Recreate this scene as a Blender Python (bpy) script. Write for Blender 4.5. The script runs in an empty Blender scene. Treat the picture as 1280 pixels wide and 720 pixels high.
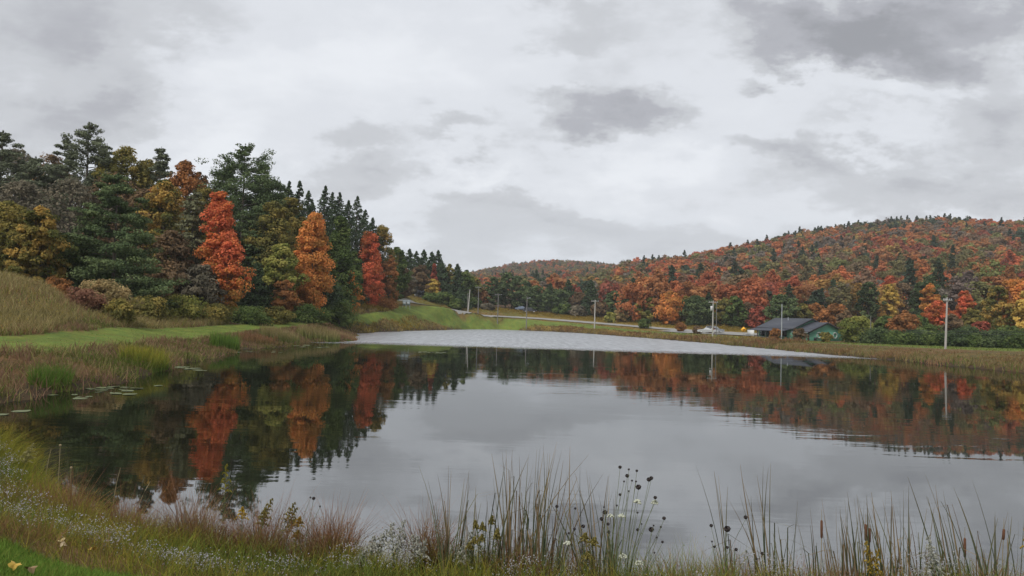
import bpy, math, random
import numpy as np
from mathutils import Matrix, Vector
random.seed(7); rng = np.random.default_rng(11)
C = bpy.context.scene; COL = C.collection
rad = math.radians
# ------------------------------------------------------------ camera
CAM_Z, FPX = 3.5, 940.0
R = (Matrix.Rotation(rad(90+2.3), 4, 'X') @ Matrix.Rotation(rad(1.7), 4, 'Z'))
cd = bpy.data.cameras.new('camera'); cam = bpy.data.objects.new('camera', cd); COL.objects.link(cam)
cd.sensor_width = 36; cd.lens = FPX/1280*36; cd.clip_start = .1; cd.clip_end = 9000
cam.matrix_world = Matrix.Translation((0, 0, CAM_Z)) @ R
C.camera = cam
C.render.engine = 'CYCLES'
C.view_settings.view_transform = 'Standard'; C.view_settings.look = 'None'
C.view_settings.exposure = 0.76; C.view_settings.gamma = 1.0; C.view_settings.use_curve_mapping = False
C.cycles.max_bounces = 6; C.cycles.transparent_max_bounces = 4; C.cycles.volume_bounces = 1
C.cycles.diffuse_bounces = 3; C.cycles.glossy_bounces = 3

def pix(px, py, D):
    """world point at depth Y=D seen at photo pixel (px,py)"""
    d = R.to_3x3() @ Vector(((px-640)/FPX, -(py-360)/FPX, -1))
    return Vector((d.x/d.y*D, D, CAM_Z + d.z/d.y*D))
def wx(px, D): return (px-640)/FPX*D

# ------------------------------------------------------------ node helpers
class NT:
    def __init__(s, tree): s.t = tree; s.t.nodes.clear()
    def n(s, typ, **kw):
        nd = s.t.nodes.new(typ)
        for k, v in kw.items():
            if k.startswith('i_'):
                key = k[2:]; key = int(key) if key.isdigit() else key.replace('_', ' ')
                s.put(nd.inputs[key], v)
            else: setattr(nd, k, v)
        return nd
    def put(s, sock, v):
        if isinstance(v, bpy.types.NodeSocket): s.t.links.new(v, sock)
        elif isinstance(v, bpy.types.Node): s.t.links.new(v.outputs[0], sock)
        else: sock.default_value = v
    def m(s, op, a, b=0.0, c=0.0, clamp=False):
        nd = s.t.nodes.new('ShaderNodeMath'); nd.operation = op; nd.use_clamp = clamp
        s.put(nd.inputs[0], a); s.put(nd.inputs[1], b)
        if len(nd.inputs) > 2: s.put(nd.inputs[2], c)
        return nd.outputs[0]
    def mix(s, f, a, b, blend='MIX'):
        nd = s.t.nodes.new('ShaderNodeMix'); nd.data_type = 'RGBA'; nd.blend_type = blend
        s.put(nd.inputs[0], f); s.put(nd.inputs[6], a); s.put(nd.inputs[7], b)
        return nd.outputs[2]
    def ramp(s, f, stops, interp='LINEAR'):
        nd = s.t.nodes.new('ShaderNodeValToRGB'); cr = nd.color_ramp; cr.interpolation = interp
        while len(cr.elements) < len(stops): cr.elements.new(.5)
        for e, (p, c) in zip(cr.elements, stops):
            e.position = p; e.color = (c, c, c, 1) if isinstance(c, (int, float)) else (*c, 1)
        s.put(nd.inputs[0], f); return nd.outputs[0]
    def noise(s, vec, scale, detail=4, rough=.55, dist=0.0):
        nd = s.t.nodes.new('ShaderNodeTexNoise')
        s.put(nd.inputs['Vector'], vec); nd.inputs['Scale'].default_value = scale
        nd.inputs['Detail'].default_value = detail; nd.inputs['Roughness'].default_value = rough
        nd.inputs['Distortion'].default_value = dist
        return nd.outputs[0]

# ------------------------------------------------------------ world
SUN_EL, SUN_AZ = 48, 215
W = bpy.data.worlds.new('World'); C.world = W; W.use_nodes = True
t = NT(W.node_tree)
sky = t.n('ShaderNodeTexSky', sky_type='NISHITA', sun_disc=False)
sky.sun_elevation = rad(SUN_EL); sky.sun_rotation = rad(SUN_AZ)
tc = t.n('ShaderNodeTexCoord').outputs['Generated']
sp = t.n('ShaderNodeSeparateXYZ', i_0=tc)
x, y, z = sp.outputs
ay = t.m('MAXIMUM', t.m('ABSOLUTE', y), .08)
u0, v0 = t.m('DIVIDE', x, ay), t.m('DIVIDE', z, ay)
zz = t.m('ADD', t.m('MAXIMUM', z, 0), .16)
pv = t.n('ShaderNodeCombineXYZ', i_0=t.m('DIVIDE', x, zz), i_1=t.m('DIVIDE', y, zz), i_2=3.3).outputs[0]
n1 = t.noise(pv, .75, 6, .52, .25)
n2 = t.noise(pv, 2.6, 8, .6, .2)
uv = t.n('ShaderNodeCombineXYZ', i_0=u0, i_1=t.m('MULTIPLY', v0, 1.9), i_2=1.7).outputs[0]
w1 = t.m('MULTIPLY', t.m('SUBTRACT', t.noise(uv, 5.5, 9, .62), .5), .36)
w2 = t.m('MULTIPLY', t.m('SUBTRACT', t.noise(t.n('ShaderNodeVectorMath', operation='ADD', i_0=uv, i_1=(7.1, 3.3, 5)).outputs[0], 6.5, 9, .62), .5), .24)
u = t.m('ADD', u0, w1); v = t.m('ADD', v0, w2)
val = t.m('ADD', t.m('MULTIPLY', t.m('SUBTRACT', n1, .5), .45), t.m('MULTIPLY', t.m('SUBTRACT', n2, .5), .52))
# cloud masses: (photo px, py, half-width, half-height, strength)
for (bx, by, bw, bh, st) in [
        (1090, 50, 190, 48, -.58), (1010, 85, 90, 26, -.22), (1250, 10, 90, 40, -.22), (770, 148, 66, 34, -.38), (1010, 196, 130, 26, -.28),
        (130, 30, 210, 60, -.26), (90, 150, 150, 55, -.30), (560, 175, 60, 28, -.20), (700, 30, 60, 34, -.16), (1260, 150, 90, 45, -.25),
        (430, 200, 90, 30, -.16), (640, 255, 130, 26, -.2), (1180, 240, 180, 32, -.24), (850, 290, 220, 22, -.12),
        (560, 305, 120, 34, -.16), (300, 90, 150, 90, .17), (560, 70, 170, 70, .17), (860, 60, 100, 60, .1), (820, 215, 110, 32, .16),
        (600, 215, 120, 30, .17), (1180, 130, 90, 25, .16), (940, 130, 130, 30, .08), (480, 150, 80, 40, .10), (250, 195, 90, 60, .16), (500, 262, 60, 40, .14), (1100, 180, 60, 18, .1)]:
    c = pix(bx, by, 1.0); cu, cv = c.x, c.z-CAM_Z
    du = t.m('DIVIDE', t.m('SUBTRACT', u, cu), bw/FPX*1.4); dv = t.m('DIVIDE', t.m('SUBTRACT', v, cv), bh/FPX*1.45)
    r2 = t.m('ADD', t.m('MULTIPLY', du, du), t.m('MULTIPLY', dv, dv))
    mk = t.m('SUBTRACT', 1.0, r2, clamp=True)
    mk = t.m('MULTIPLY', mk, t.m('ADD', .25, mk))
    val = t.m('ADD', val, t.m('MULTIPLY', mk, st*1.0))
val = t.m('ADD', val, .715)
cloud = t.ramp(val, [(0, (.20, .205, .22)), (.3, (.275, .28, .302)), (.55, (.36, .37, .39)), (.78, (.455, .470, .498)), (1, (.515, .53, .555))], 'EASE')
hz = t.m('SUBTRACT', 1.0, t.m('DIVIDE', v0, .16), clamp=True)
cloud = t.mix(t.m('MULTIPLY', hz, .5), cloud, (.42, .455, .505, 1))
b1 = t.n('ShaderNodeBackground', i_0=sky, i_1=.07)
b2 = t.n('ShaderNodeBackground', i_0=cloud, i_1=1.0)
mx = t.n('ShaderNodeMixShader', i_0=.96, i_1=b1, i_2=b2)
t.n('ShaderNodeOutputWorld', i_0=mx)
W.cycles.sampling_method = 'MANUAL'; W.cycles.sample_map_resolution = 512

sd_ = bpy.data.lights.new('sun', 'SUN'); sd_.energy = 1.5; sd_.angle = rad(12); sd_.color = (1, .97, .92)
sun = bpy.data.objects.new('sun', sd_); COL.objects.link(sun)
# Blender: sun_rotation measured clockwise from +Y
saz = rad(SUN_AZ); sdir = Vector((math.sin(saz)*math.cos(rad(SUN_EL)), math.cos(saz)*math.cos(rad(SUN_EL)), math.sin(rad(SUN_EL))))
sun.rotation_euler = sdir.to_track_quat('Z', 'Y').to_euler()

# ------------------------------------------------------------ materials
def new_mat(name):
    m = bpy.data.materials.new(name); m.use_nodes = True
    return m, NT(m.node_tree)
def simple(name, col, rough=.8, metal=0.0, nscale=None, namt=.25, spec=.3):
    m, t = new_mat(name)
    p = t.n('ShaderNodeBsdfPrincipled', i_Roughness=rough, i_Metallic=metal)
    p.inputs['Specular IOR Level'].default_value = spec
    if nscale:
        o = t.n('ShaderNodeTexCoord').outputs['Object']
        f = t.noise(o, nscale, 5, .6)
        a = tuple(c*(1-namt) for c in col)+(1,); b = tuple(min(1, c*(1+namt)) for c in col)+(1,)
        t.put(p.inputs['Base Color'], t.mix(f, a, b))
    else: p.inputs['Base Color'].default_value = (*col, 1)
    t.n('ShaderNodeOutputMaterial', i_0=p)
    return m
def leaf_mat(name, transl=.42, objcol=True, rough=.75):
    """colour from per-face attribute 'col' times the object's own colour"""
    m, t = new_mat(name)
    a = t.n('ShaderNodeAttribute', attribute_name='col').outputs['Color']
    if objcol:
        oc = t.n('ShaderNodeObjectInfo').outputs['Color']
        a = t.mix(1.0, a, oc, 'MULTIPLY')
    d = t.n('ShaderNodeBsdfDiffuse', i_0=a)
    tr = t.n('ShaderNodeBsdfTranslucent', i_0=a)
    mxx = t.n('ShaderNodeMixShader', i_0=transl, i_1=d, i_2=tr)
    t.n('ShaderNodeOutputMaterial', i_0=mxx)
    return m
M_LEAF = leaf_mat('leaves')
M_NEEDLE = leaf_mat('needles', .15)
M_BLADE = leaf_mat('grass_blades', .3)
M_BARK = simple('bark', (.11, .09, .075), .9, nscale=3, namt=.4)
M_POLEWOOD = simple('weathered_pole', (.36, .34, .31), .85, nscale=5, namt=.2)
M_POLEDARK = simple('dark_pole', (.16, .15, .14), .85, nscale=5, namt=.2)
M_METAL = simple('grey_metal', (.4, .42, .44), .5, .4)
M_WIRE = simple('wire', (.04, .04, .045), .6)

# ------------------------------------------------------------ mesh helpers
def mesh_np(name, V, F, mat, parent=None, col=None, smooth=False, mats=None, midx=None):
    V = np.asarray(V, np.float32); F = np.asarray(F, np.int32)
    me = bpy.data.meshes.new(name)
    k = F.shape[1]
    me.vertices.add(len(V)); me.vertices.foreach_set('co', V.ravel())
    me.loops.add(F.size); me.loops.foreach_set('vertex_index', F.ravel())
    me.polygons.add(len(F)); me.polygons.foreach_set('loop_start', np.arange(0, F.size, k, dtype=np.int32))
    me.polygons.foreach_set('loop_total', np.full(len(F), k, np.int32))
    if smooth: me.polygons.foreach_set('use_smooth', np.ones(len(F), bool))
    if col is not None:
        at = me.attributes.new('col', 'FLOAT_COLOR', 'FACE')
        c4 = np.ones((len(F), 4), np.float32); c4[:, :3] = col
        at.data.foreach_set('color', c4.ravel())
    for mm in (mats or [mat]): me.materials.append(mm)
    if midx is not None: me.polygons.foreach_set('material_index', np.asarray(midx, np.int32))
    me.update(calc_edges=True); me.validate()
    o = bpy.data.objects.new(name, me); COL.objects.link(o)
    if parent: o.parent = parent
    return o
class MB:
    """collects quads of boxes / tubes"""
    def __init__(s): s.V = []; s.F = []; s.n = 0
    def add(s, V, F):
        s.V.append(np.asarray(V, float)); s.F.append(np.asarray(F, int)+s.n); s.n += len(V)
    def box(s, c, d, rz=0.0, M=None):
        v = np.array([(x, y, z) for x in (-.5, .5) for y in (-.5, .5) for z in (-.5, .5)])*d
        if M is not None: v = v @ np.array(M).T
        cz, sz = math.cos(rz), math.sin(rz)
        v = v @ np.array([[cz, sz, 0], [-sz, cz, 0], [0, 0, 1]])
        s.add(v+np.array(c), [(0, 1, 3, 2), (4, 6, 7, 5), (0, 4, 5, 1), (2, 3, 7, 6), (0, 2, 6, 4), (1, 5, 7, 3)])
    def quad(s, pts): s.add(pts, [(0, 1, 2, 3)])
    def prism(s, pts, off):
        """quad outline extruded by off"""
        p = np.array(pts, float); q = p+np.array(off)
        s.add(np.vstack([p, q]), [(0, 1, 2, 3), (7, 6, 5, 4), (0, 4, 5, 1), (1, 5, 6, 2), (2, 6, 7, 3), (3, 7, 4, 0)])
    def tube(s, pts, rads, seg=6):
        P = np.asarray(pts, float); n = len(P); rads = np.broadcast_to(rads, (n,))
        T = np.gradient(P, axis=0); T /= np.linalg.norm(T, axis=1)[:, None]+1e-9
        ref = np.where(np.abs(T[:, 2:3]) > .9, np.array([[1., 0, 0]]), np.array([[0, 0, 1.]]))
        A = np.cross(T, ref); A /= np.linalg.norm(A, axis=1)[:, None]+1e-9; B = np.cross(T, A)
        a = np.linspace(0, 2*math.pi, seg, endpoint=False)
        V = (P[:, None]+rads[:, None, None]*(np.cos(a)[None, :, None]*A[:, None]+np.sin(a)[None, :, None]*B[:, None])).reshape(-1, 3)
        F = [(i*seg+j, i*seg+(j+1) % seg, (i+1)*seg+(j+1) % seg, (i+1)*seg+j) for i in range(n-1) for j in range(seg)]
        s.add(V, F)
    def blob(s, c, r, nu=8, nv=5, jit=.0):
        c = np.array(c, float); r = np.array(r, float)*np.ones(3)
        V = []
        for i in range(nv+1):
            ph = math.pi*i/nv
            for j in range(nu):
                th = 2*math.pi*j/nu
                k = 1+jit*random.uniform(-1, 1)
                V.append(c+r*k*np.array((math.sin(ph)*math.cos(th), math.sin(ph)*math.sin(th), math.cos(ph))))
        F = [(i*nu+j, i*nu+(j+1) % nu, (i+1)*nu+(j+1) % nu, (i+1)*nu+j) for i in range(nv) for j in range(nu)]
        s.add(V, F)
    def build(s, name, mat, parent=None, col=None, smooth=False):
        F = np.vstack(s.F)
        c = np.tile(np.array(col), (len(F), 1)) if col is not None else None
        return mesh_np(name, np.vstack(s.V), F, mat, parent, c, smooth)
def empty(name, loc=(0, 0, 0), rz=0):
    o = bpy.data.objects.new(name, None); COL.objects.link(o); o.location = loc; o.rotation_euler = (0, 0, rz)
    o.empty_display_size = .3
    return o
def tag(o, label, cat, group=None):
    o['label'] = label; o['category'] = cat
    if group: o['group'] = group
    return o
def struct(o): o['kind'] = 'structure'; return o
def stuff(o, label, cat): tag(o, label, cat); o['kind'] = 'stuff'; return o
def copy_tree(o, parent=None):
    c = o.copy(); COL.objects.link(c)
    if parent: c.parent = parent
    for ch in o.children: copy_tree(ch, c)
    return c

# ------------------------------------------------------------ terrain function
shore_px = [(-150, 24.0), (0, 26), (75, 30), (150, 33.5), (185, 38), (230, 47), (262, 55), (290, 62), (345, 74), (395, 88), (440, 94), (446, 101), (440, 116), (446, 132), (480, 150), (515, 168),
            (550, 186), (590, 216), (630, 226), (660, 218), (690, 216), (720, 208), (760, 188), (800, 170), (850, 150), (900, 134),
            (950, 118), (1000, 105), (1070, 93), (1140, 83), (1210, 75), (1280, 67)]
shore = [(wx(p, d), d) for p, d in shore_px] + [(50, 56), (66, 46), (72, 30), (60, 16), (30, 9.8), (14, 9.6), (6.5, 9.5), (3, 9.5), (0, 9.7), (-1.3, 9.9), (-2.6, 10.1), (-3.8, 10.35), (-5.0, 10.7), (-6.4, 11.5), (-7.9, 13.0), (-9.8, 15.2), (-13, 17.8), (-18, 19.5), (-24, 20.5)]
SH = np.array(shore)
def sdist(X, Y):
    """signed distance to the pond shore, + outside"""
    X = np.asarray(X, float); Y = np.asarray(Y, float)
    best = np.full(X.shape, 1e9); ins = np.zeros(X.shape, bool)
    A = SH; B = np.roll(SH, -1, 0)
    for (ax, ay_), (bx, by) in zip(A, B):
        ex, ey = bx-ax, by-ay_
        tt = np.clip(((X-ax)*ex+(Y-ay_)*ey)/(ex*ex+ey*ey), 0, 1)
        best = np.minimum(best, np.hypot(X-ax-tt*ex, Y-ay_-tt*ey))
        cond = (ay_ > Y) != (by > Y)
        xi = ax+(Y-ay_)/(by-ay_ if by != ay_ else 1e-9)*ex
        ins ^= cond & (X < xi)
    s = np.where(ins, -best, best)
    wob = np.sin(X*1.3+Y*.7)*np.sin(Y*1.1-X*.4)*.5+np.sin(X*.37+1)*np.sin(Y*.31)*.7+np.sin(X*3.1-Y*2.3)*.18
    return s+wob*np.clip(np.hypot(X, Y)/60, .18, 1.0)
CT = [  # px, py, D
    (0, 348, 62), (60, 362, 62), (-250, 325, 62), (-250, 400, 48), (0, 400, 51), (0, 418, 46), (0, 444, 34), (-250, 440, 33),
    (110, 398, 68), (110, 414, 54), (160, 402, 72), (200, 413, 74), (200, 402, 84), (150, 436, 40), (250, 421, 68), (300, 408, 92), (300, 400, 104), (340, 418, 84),
    (400, 397, 125), (400, 408, 108), (440, 398, 130), (440, 410, 120), (480, 392, 160), (470, 404, 150), (500, 383, 185), (520, 400, 178),
    (512, 379, 200), (550, 383, 215), (590, 389, 228), (560, 403, 195), (625, 393, 236), (610, 405, 229), (660, 397, 238), (700, 399, 238), (740, 403.5, 230), (690, 408, 222), (785, 408, 215), (830, 412, 202), (880, 415.5, 192), (940, 419, 180),
    (780, 414, 190), (880, 422, 155), (960, 426, 132), (1040, 429, 117), (1130, 434, 104), (1200, 437, 98), (1280, 440, 90), (1450, 446, 80),
    (1010, 428, 170), (1100, 429, 150), (1200, 433, 135), (1280, 435, 130), (1450, 440, 120),
    (0, 345, 110), (120, 355, 110), (250, 370, 125), (330, 378, 140), (420, 378, 165), (-250, 300, 130), (0, 300, 180), (200, 330, 200), (350, 345, 230), (460, 360, 230), (500, 368, 260), (545, 372, 270),
    (580, 378, 270), (620, 383, 275), (660, 386, 285), (700, 388, 280), (750, 395, 270), (800, 400, 255), (850, 405, 235), (900, 411, 215), (940, 413, 215), (1000, 415, 215), (1100, 416, 200), (1200, 419, 180), (1300, 420, 170), (1450, 425, 160),
    (450, 350, 500), (300, 330, 500), (0, 300, 500), (520, 345, 700), (-200, 300, 500),
    (600, 372, 420), (700, 372, 420), (800, 385, 330), (900, 380, 330), (1000, 378, 330), (1100, 375, 320), (1200, 372, 310), (1300, 370, 300), (1450, 370, 300),
    (700, 352, 700), (800, 352, 500), (900, 342, 470), (1000, 332, 470), (1100, 325, 470), (1200, 320, 460), (1300, 322, 450), (1450, 320, 450),
    (800, 341, 620), (850, 338, 620), (900, 329, 640), (960, 315, 650), (1000, 305, 660), (1060, 295, 670), (1120, 290, 680), (1180, 286, 680), (1230, 292, 680), (1290, 294, 680), (1450, 290, 680),
    (590, 346, 1150), (640, 334, 1150), (690, 329, 1150), (740, 333, 1150), (800, 338, 1150), (870, 345, 1150), (550, 352, 1150),
    (600, 362, 800), (640, 358, 800),
    (900, 360, 1000), (1100, 340, 1000), (1300, 340, 1000), (600, 372, 1800), (900, 372, 1800), (1300, 372, 1800), (100, 360, 1500),
    (200, 360, 3500), (640, 380, 3500), (1100, 390, 3500)]
cp = np.array([tuple(pix(*c)) for c in CT])
def warp(X, Y): return np.stack([X/Y*FPX/230.0, np.log(Y)*2.2], -1)
CW = warp(cp[:, 0], cp[:, 1]); CA = (cp[:, 2]-CAM_Z)/cp[:, 1]*FPX
DM = np.linalg.norm(CW[:, None]-CW[None], axis=-1)
nC = len(CW); Am = np.zeros((nC+3, nC+3)); Am[:nC, :nC] = DM - np.eye(nC)*.03
Am[:nC, nC] = 1; Am[:nC, nC+1:] = CW; Am[nC, :nC] = 1; Am[nC+1:, :nC] = CW.T
rhs = np.zeros(nC+3); rhs[:nC] = CA
SOL = np.linalg.solve(Am, rhs)
RZ = None
def smooth(a): a = np.clip(a, 0, 1); return a*a*(3-2*a)
def ground_z(X, Y):
    X = np.asarray(X, float); Y = np.asarray(Y, float)
    shp = X.shape; X = X.ravel(); Y = Y.ravel()
    s = sdist(X, Y)
    Yc = np.maximum(Y, np.maximum(30.0, np.abs(X)*.75)); Xc = X*1.0
    w = warp(Xc, Yc)
    ang = np.zeros(len(X))
    for i in range(0, len(X), 20000):
        d = np.linalg.norm(w[i:i+20000, None]-CW[None], axis=-1)
        ang[i:i+20000] = d@SOL[:nC]+SOL[nC]+w[i:i+20000]@SOL[nC+1:]
    zb = CAM_Z+ang/FPX*Yc
    near = 1-smooth((np.hypot(X, Y)-16)/14)
    if RZ is not None:
        m = np.where((Y > 150) & (Y < 270) & (X > -45) & (X < 110))[0]
        for i in range(0, len(m), 20000):
            mi = m[i:i+20000]; dd = np.hypot(X[mi, None]-RQ[None, :, 0], Y[mi, None]-RQ[None, :, 1]); kk = dd.argmin(1); dm = dd.min(1)
            f = 1-smooth((dm-6.0)/7.0); zb[mi] = zb[mi]*(1-f)+(RZ[kk]+np.interp(RQ[kk, 0], [-18, 0], [.13, .09])*(Y[mi]-RQ[kk, 1])+.02)*f
    zb = np.maximum(zb, .5)
    zb = np.where(Y < 0, 1.9, zb*(1-near)+1.9*near)
    rw = np.where(near > .5, 5.9+2.1*smooth((X+4.8)/2.5), 5.5)
    zo = zb*(.12*smooth(s/.5)+.88*smooth((s+.5)/(rw+.5)))+.02
    rough = (np.sin(X*.9+Y*1.7)*np.sin(Y*.8-X*1.3)*.04)*np.clip(s/3, 0, 1)
    zi = -np.minimum(1.2, -s*.35)-.03
    return np.where(s > 0, zo+rough, zi).reshape(shp)

# terrain sheet: polar grid round the camera, reaching the horizon
an = np.concatenate([np.arange(-180, -44, 4.0), np.arange(-44, 44, .16), np.arange(44, 180, 4.0)])
an = np.radians(an); rr = np.concatenate([[.05], np.exp(np.arange(math.log(1.2), math.log(90), .024)), np.exp(np.arange(math.log(90), math.log(265), .008)), np.exp(np.arange(math.log(265), math.log(3600), .026))])
AA, RR = np.meshgrid(an, rr)
GX, GY = np.sin(AA)*RR, np.cos(AA)*RR
GZ = ground_z(GX, GY)
nA, nR = len(an), len(rr)
i0 = np.arange(nR-1)[:, None]*nA; j0 = np.arange(nA)[None]
F = np.stack([i0+j0, i0+(j0+1) % nA, i0+nA+(j0+1) % nA, i0+nA+j0], -1).reshape(-1, 4)
F = F[:, ::-1]

ROAD = [(502, 206), (514, 202), (530, 205), (550, 214), (590, 228), (625, 236), (660, 238), (700, 236), (740, 230), (785, 217), (830, 203), (880, 193), (940, 184), (1000, 190), (1060, 205)]
def centreline(poly, step=1.5):
    P = np.array([(wx(p, d), d) for p, d in poly]); T = [0]
    for i in range(len(P)-1): T.append(T[-1]+np.hypot(*(P[i+1]-P[i])))
    s = np.linspace(0, T[-1], int(T[-1]/step)); Q = np.stack([np.interp(s, T, P[:, 0]), np.interp(s, T, P[:, 1])], -1)
    for _ in range(30): Q[1:-1] = (Q[:-2]+Q[1:-1]*2+Q[2:])/4
    return Q
RQ = centreline(ROAD); _z = ground_z(RQ[:, 0], RQ[:, 1])
for _ in range(40): _z[1:-1] = (_z[:-2]+_z[1:-1]*2+_z[2:])/4
RZ = _z; GZ = ground_z(GX, GY)
def on_terrain(px, py, lo=20, hi=400):
    """world point where the sight line of a photo pixel meets the ground"""
    D = np.arange(lo, hi, .25); k = np.array([tuple(pix(px, py, d)) for d in D]); g_ = ground_z(k[:, 0], k[:, 1])
    hit = np.where(k[:, 2] <= g_)[0]
    i_ = hit[0] if len(hit) else len(D)-1
    return (k[i_, 0]/k[i_, 1]*FPX+640, k[i_, 1])
LAWN = [(-400, 44)]+[on_terrain(*q) for q in [(0, 421), (50, 418), (105, 414), (200, 411), (300, 405.5), (350, 401), (400, 396.5), (450, 393), (480, 390)]]+[(500, 186), (512, 196), (528, 199), (560, 210), (590, 221), (625, 229), (660, 232), (700, 230), (740, 223),
        (740, 216), (700, 221), (660, 222), (640, 221), (600, 212), (565, 200), (540, 190)]+[on_terrain(*q) for q in [(515, 395), (475, 402), (430, 405), (380, 408.5), (340, 412), (300, 417), (230, 425.5), (150, 431), (105, 437), (60, 442), (0, 441)]]+[(-400, 32)]

LAWN2 = [(700, 232), (740, 222), (800, 196), (840, 188), (930, 168), (950, 150), (1000, 160), (1080, 150), (1280, 128), (1500, 118), (1500, 92), (1280, 92), (1130, 105), (1000, 124), (930, 140), (880, 156), (820, 176), (760, 200), (712, 220)]
def in_poly(X, Y, poly):
    P = np.array([(wx(p, d), d) for p, d in poly]); ins = np.zeros(np.shape(X), bool)
    for (ax, ay_), (bx, by) in zip(P, np.roll(P, -1, 0)):
        cond = (ay_ > Y) != (by > Y)
        xi = ax+(Y-ay_)/(by-ay_ if by != ay_ else 1e-9)*(bx-ax)
        ins ^= cond & (X < xi)
    return ins
def near_lawn(X, Y):   # mown grass round the photographer
    return sdist(X, Y) > 3.35+.2*np.sin(X*.9)+.15*np.sin(X*3.1+Y*2)
XX, YY = GX.ravel(), GY.ravel(); SS = sdist(XX, YY)
nz = np.sin(XX*.21+np.sin(YY*.17)*2)*np.sin(YY*.13+np.sin(XX*.11)*2)
gcol = np.tile(np.array([.10, .085, .035]), (len(XX), 1))               # rough meadow
gcol[nz > 0] = (.125, .088, .04)
far = YY > 238
gcol[far] = (.075, .05, .028)                                         # forest floor
fld = (YY > 150) & (YY < 262) & (XX > wx(640, 1)*YY) & (XX < wx(960, 1)*YY)
gcol[fld] = (.17, .135, .035)
fl2 = (YY > 125) & (YY < 262) & (XX > wx(440, 1)*YY) & (XX < wx(660, 1)*YY)
gcol[fl2] = (.125, .125, .035)
gcol[fl2 & (nz > .25)] = (.15, .115, .045)
hi = (XX < wx(480, 1)*YY) & (YY > 82)
gcol[hi] = (.06, .045, .025)
lw = in_poly(XX, YY, LAWN) | in_poly(XX, YY, LAWN2) | ((np.hypot(XX, YY) < 30) & (YY < 12) & near_lawn(XX, YY)) | ((YY < 0))
gcol[lw] = (.115, .165, .036)
gcol[(SS < 1.0) & ~lw] = (.055, .042, .025)
m_ground, t = new_mat('ground_cover')
a = t.n('ShaderNodeAttribute', attribute_name='col').outputs['Color']
g = t.n('ShaderNodeNewGeometry').outputs['Position']
f1 = t.noise(g, .35, 5, .6); f2 = t.noise(g, 4.0, 6, .7)
a = t.mix(t.ramp(f1, [(.35, 0.0), (.65, 1.0)]), t.mix(1.0, a, (.86, .8, .85, 1), 'MULTIPLY'), t.mix(1.0, a, (1.15, 1.15, 1.1, 1), 'MULTIPLY'))
a = t.mix(t.ramp(f2, [(.3, 0.0), (.7, 1.0)]), t.mix(1.0, a, (.65, .68, .7, 1), 'MULTIPLY'), t.mix(1.0, a, (1.3, 1.25, 1.2, 1), 'MULTIPLY'))
f3 = t.noise(g, .8, 6, .7)
a = t.mix(t.ramp(f3, [(.38, 0.0), (.6, 1.0)]), t.mix(1.0, a, (.84, .93, .9, 1), 'MULTIPLY'), t.mix(1.0, a, (1.28, 1.05, 1.0, 1), 'MULTIPLY'))
p = t.n('ShaderNodeBsdfPrincipled', i_0=a, i_Roughness=.95)
p.inputs['Specular IOR Level'].default_value = .1
bmp = t.n('ShaderNodeBump', i_Strength=.6, i_Distance=.15, i_Height=f2); t.put(p.inputs['Normal'], bmp.outputs[0])
t.n('ShaderNodeOutputMaterial', i_0=p)
gr = mesh_np('ground', np.stack([XX, YY, GZ.ravel()], -1), F, m_ground, smooth=True)
at = gr.data.attributes.new('col', 'FLOAT_COLOR', 'POINT')
c4 = np.ones((len(XX), 4), np.float32); c4[:, :3] = gcol; at.data.foreach_set('color', c4.ravel())
struct(gr)

# water
m_w, t = new_mat('pond_water')
g = t.n('ShaderNodeNewGeometry').outputs['Position']
sx, sy, sz = t.n('ShaderNodeSeparateXYZ', i_0=g).outputs
edge = t.m('ADD', sy, t.m('ADD', t.m('MULTIPLY', t.m('SUBTRACT', t.noise(g, .10, 5, .7), .5), 7.0), t.m('MULTIPLY', t.m('SUBTRACT', t.noise(g, 1.6, 4, .75), .5), 16.0)))
wind = t.m('DIVIDE', t.m('SUBTRACT', edge, 88.0), 7.0, clamp=True)
st1 = t.n('ShaderNodeMapping', i_0=g); st1.inputs['Scale'].default_value = (.5, 1.6, 1)
st2 = t.n('ShaderNodeMapping', i_0=g); st2.inputs['Scale'].default_value = (.06, .22, 1)
calm = t.noise(st1.outputs[0], 1.6, 3, .5)
patch = t.ramp(t.noise(st2.outputs[0], 1.0, 4, .6), [(.47, .06), (.63, 1.0)])
hgt = t.m('MULTIPLY', calm, t.m('ADD', t.m('MULTIPLY', patch, .0045), t.m('MULTIPLY', wind, .25)))
bmp = t.n('ShaderNodeBump', i_Strength=1.0, i_Distance=1.0, i_Height=hgt)
gl = t.n('ShaderNodeBsdfGlossy', i_Color=(.93, .94, .95, 1), i_Roughness=t.m('ADD', .018, t.m('MULTIPLY', wind, .30)))
t.put(gl.inputs['Normal'], bmp.outputs[0])
df = t.n('ShaderNodeBsdfDiffuse', i_0=(.010, .011, .006, 1))
fr = t.n('ShaderNodeFresnel', i_IOR=5.0)
st3 = t.n('ShaderNodeMapping', i_0=g); st3.inputs['Scale'].default_value = (1.3, .12, 1)
grain = t.noise(st3.outputs[0], 1.0, 4, .7)
fac = t.m('MULTIPLY', fr, 1.0); wf = t.m('ADD', .34, t.m('MULTIPLY', grain, .62))
fac = t.m('ADD', t.m('MULTIPLY', fac, t.m('SUBTRACT', 1.0, wind)), t.m('MULTIPLY', wf, wind))
mx = t.n('ShaderNodeMixShader', i_0=fac, i_1=df, i_2=gl)
t.n('ShaderNodeOutputMaterial', i_0=mx)
wv = MB(); wv.quad([(-70, 4, 0), (90, 4, 0), (90, 245, 0), (-70, 245, 0)])
struct(wv.build('pond_water', m_w))

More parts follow.
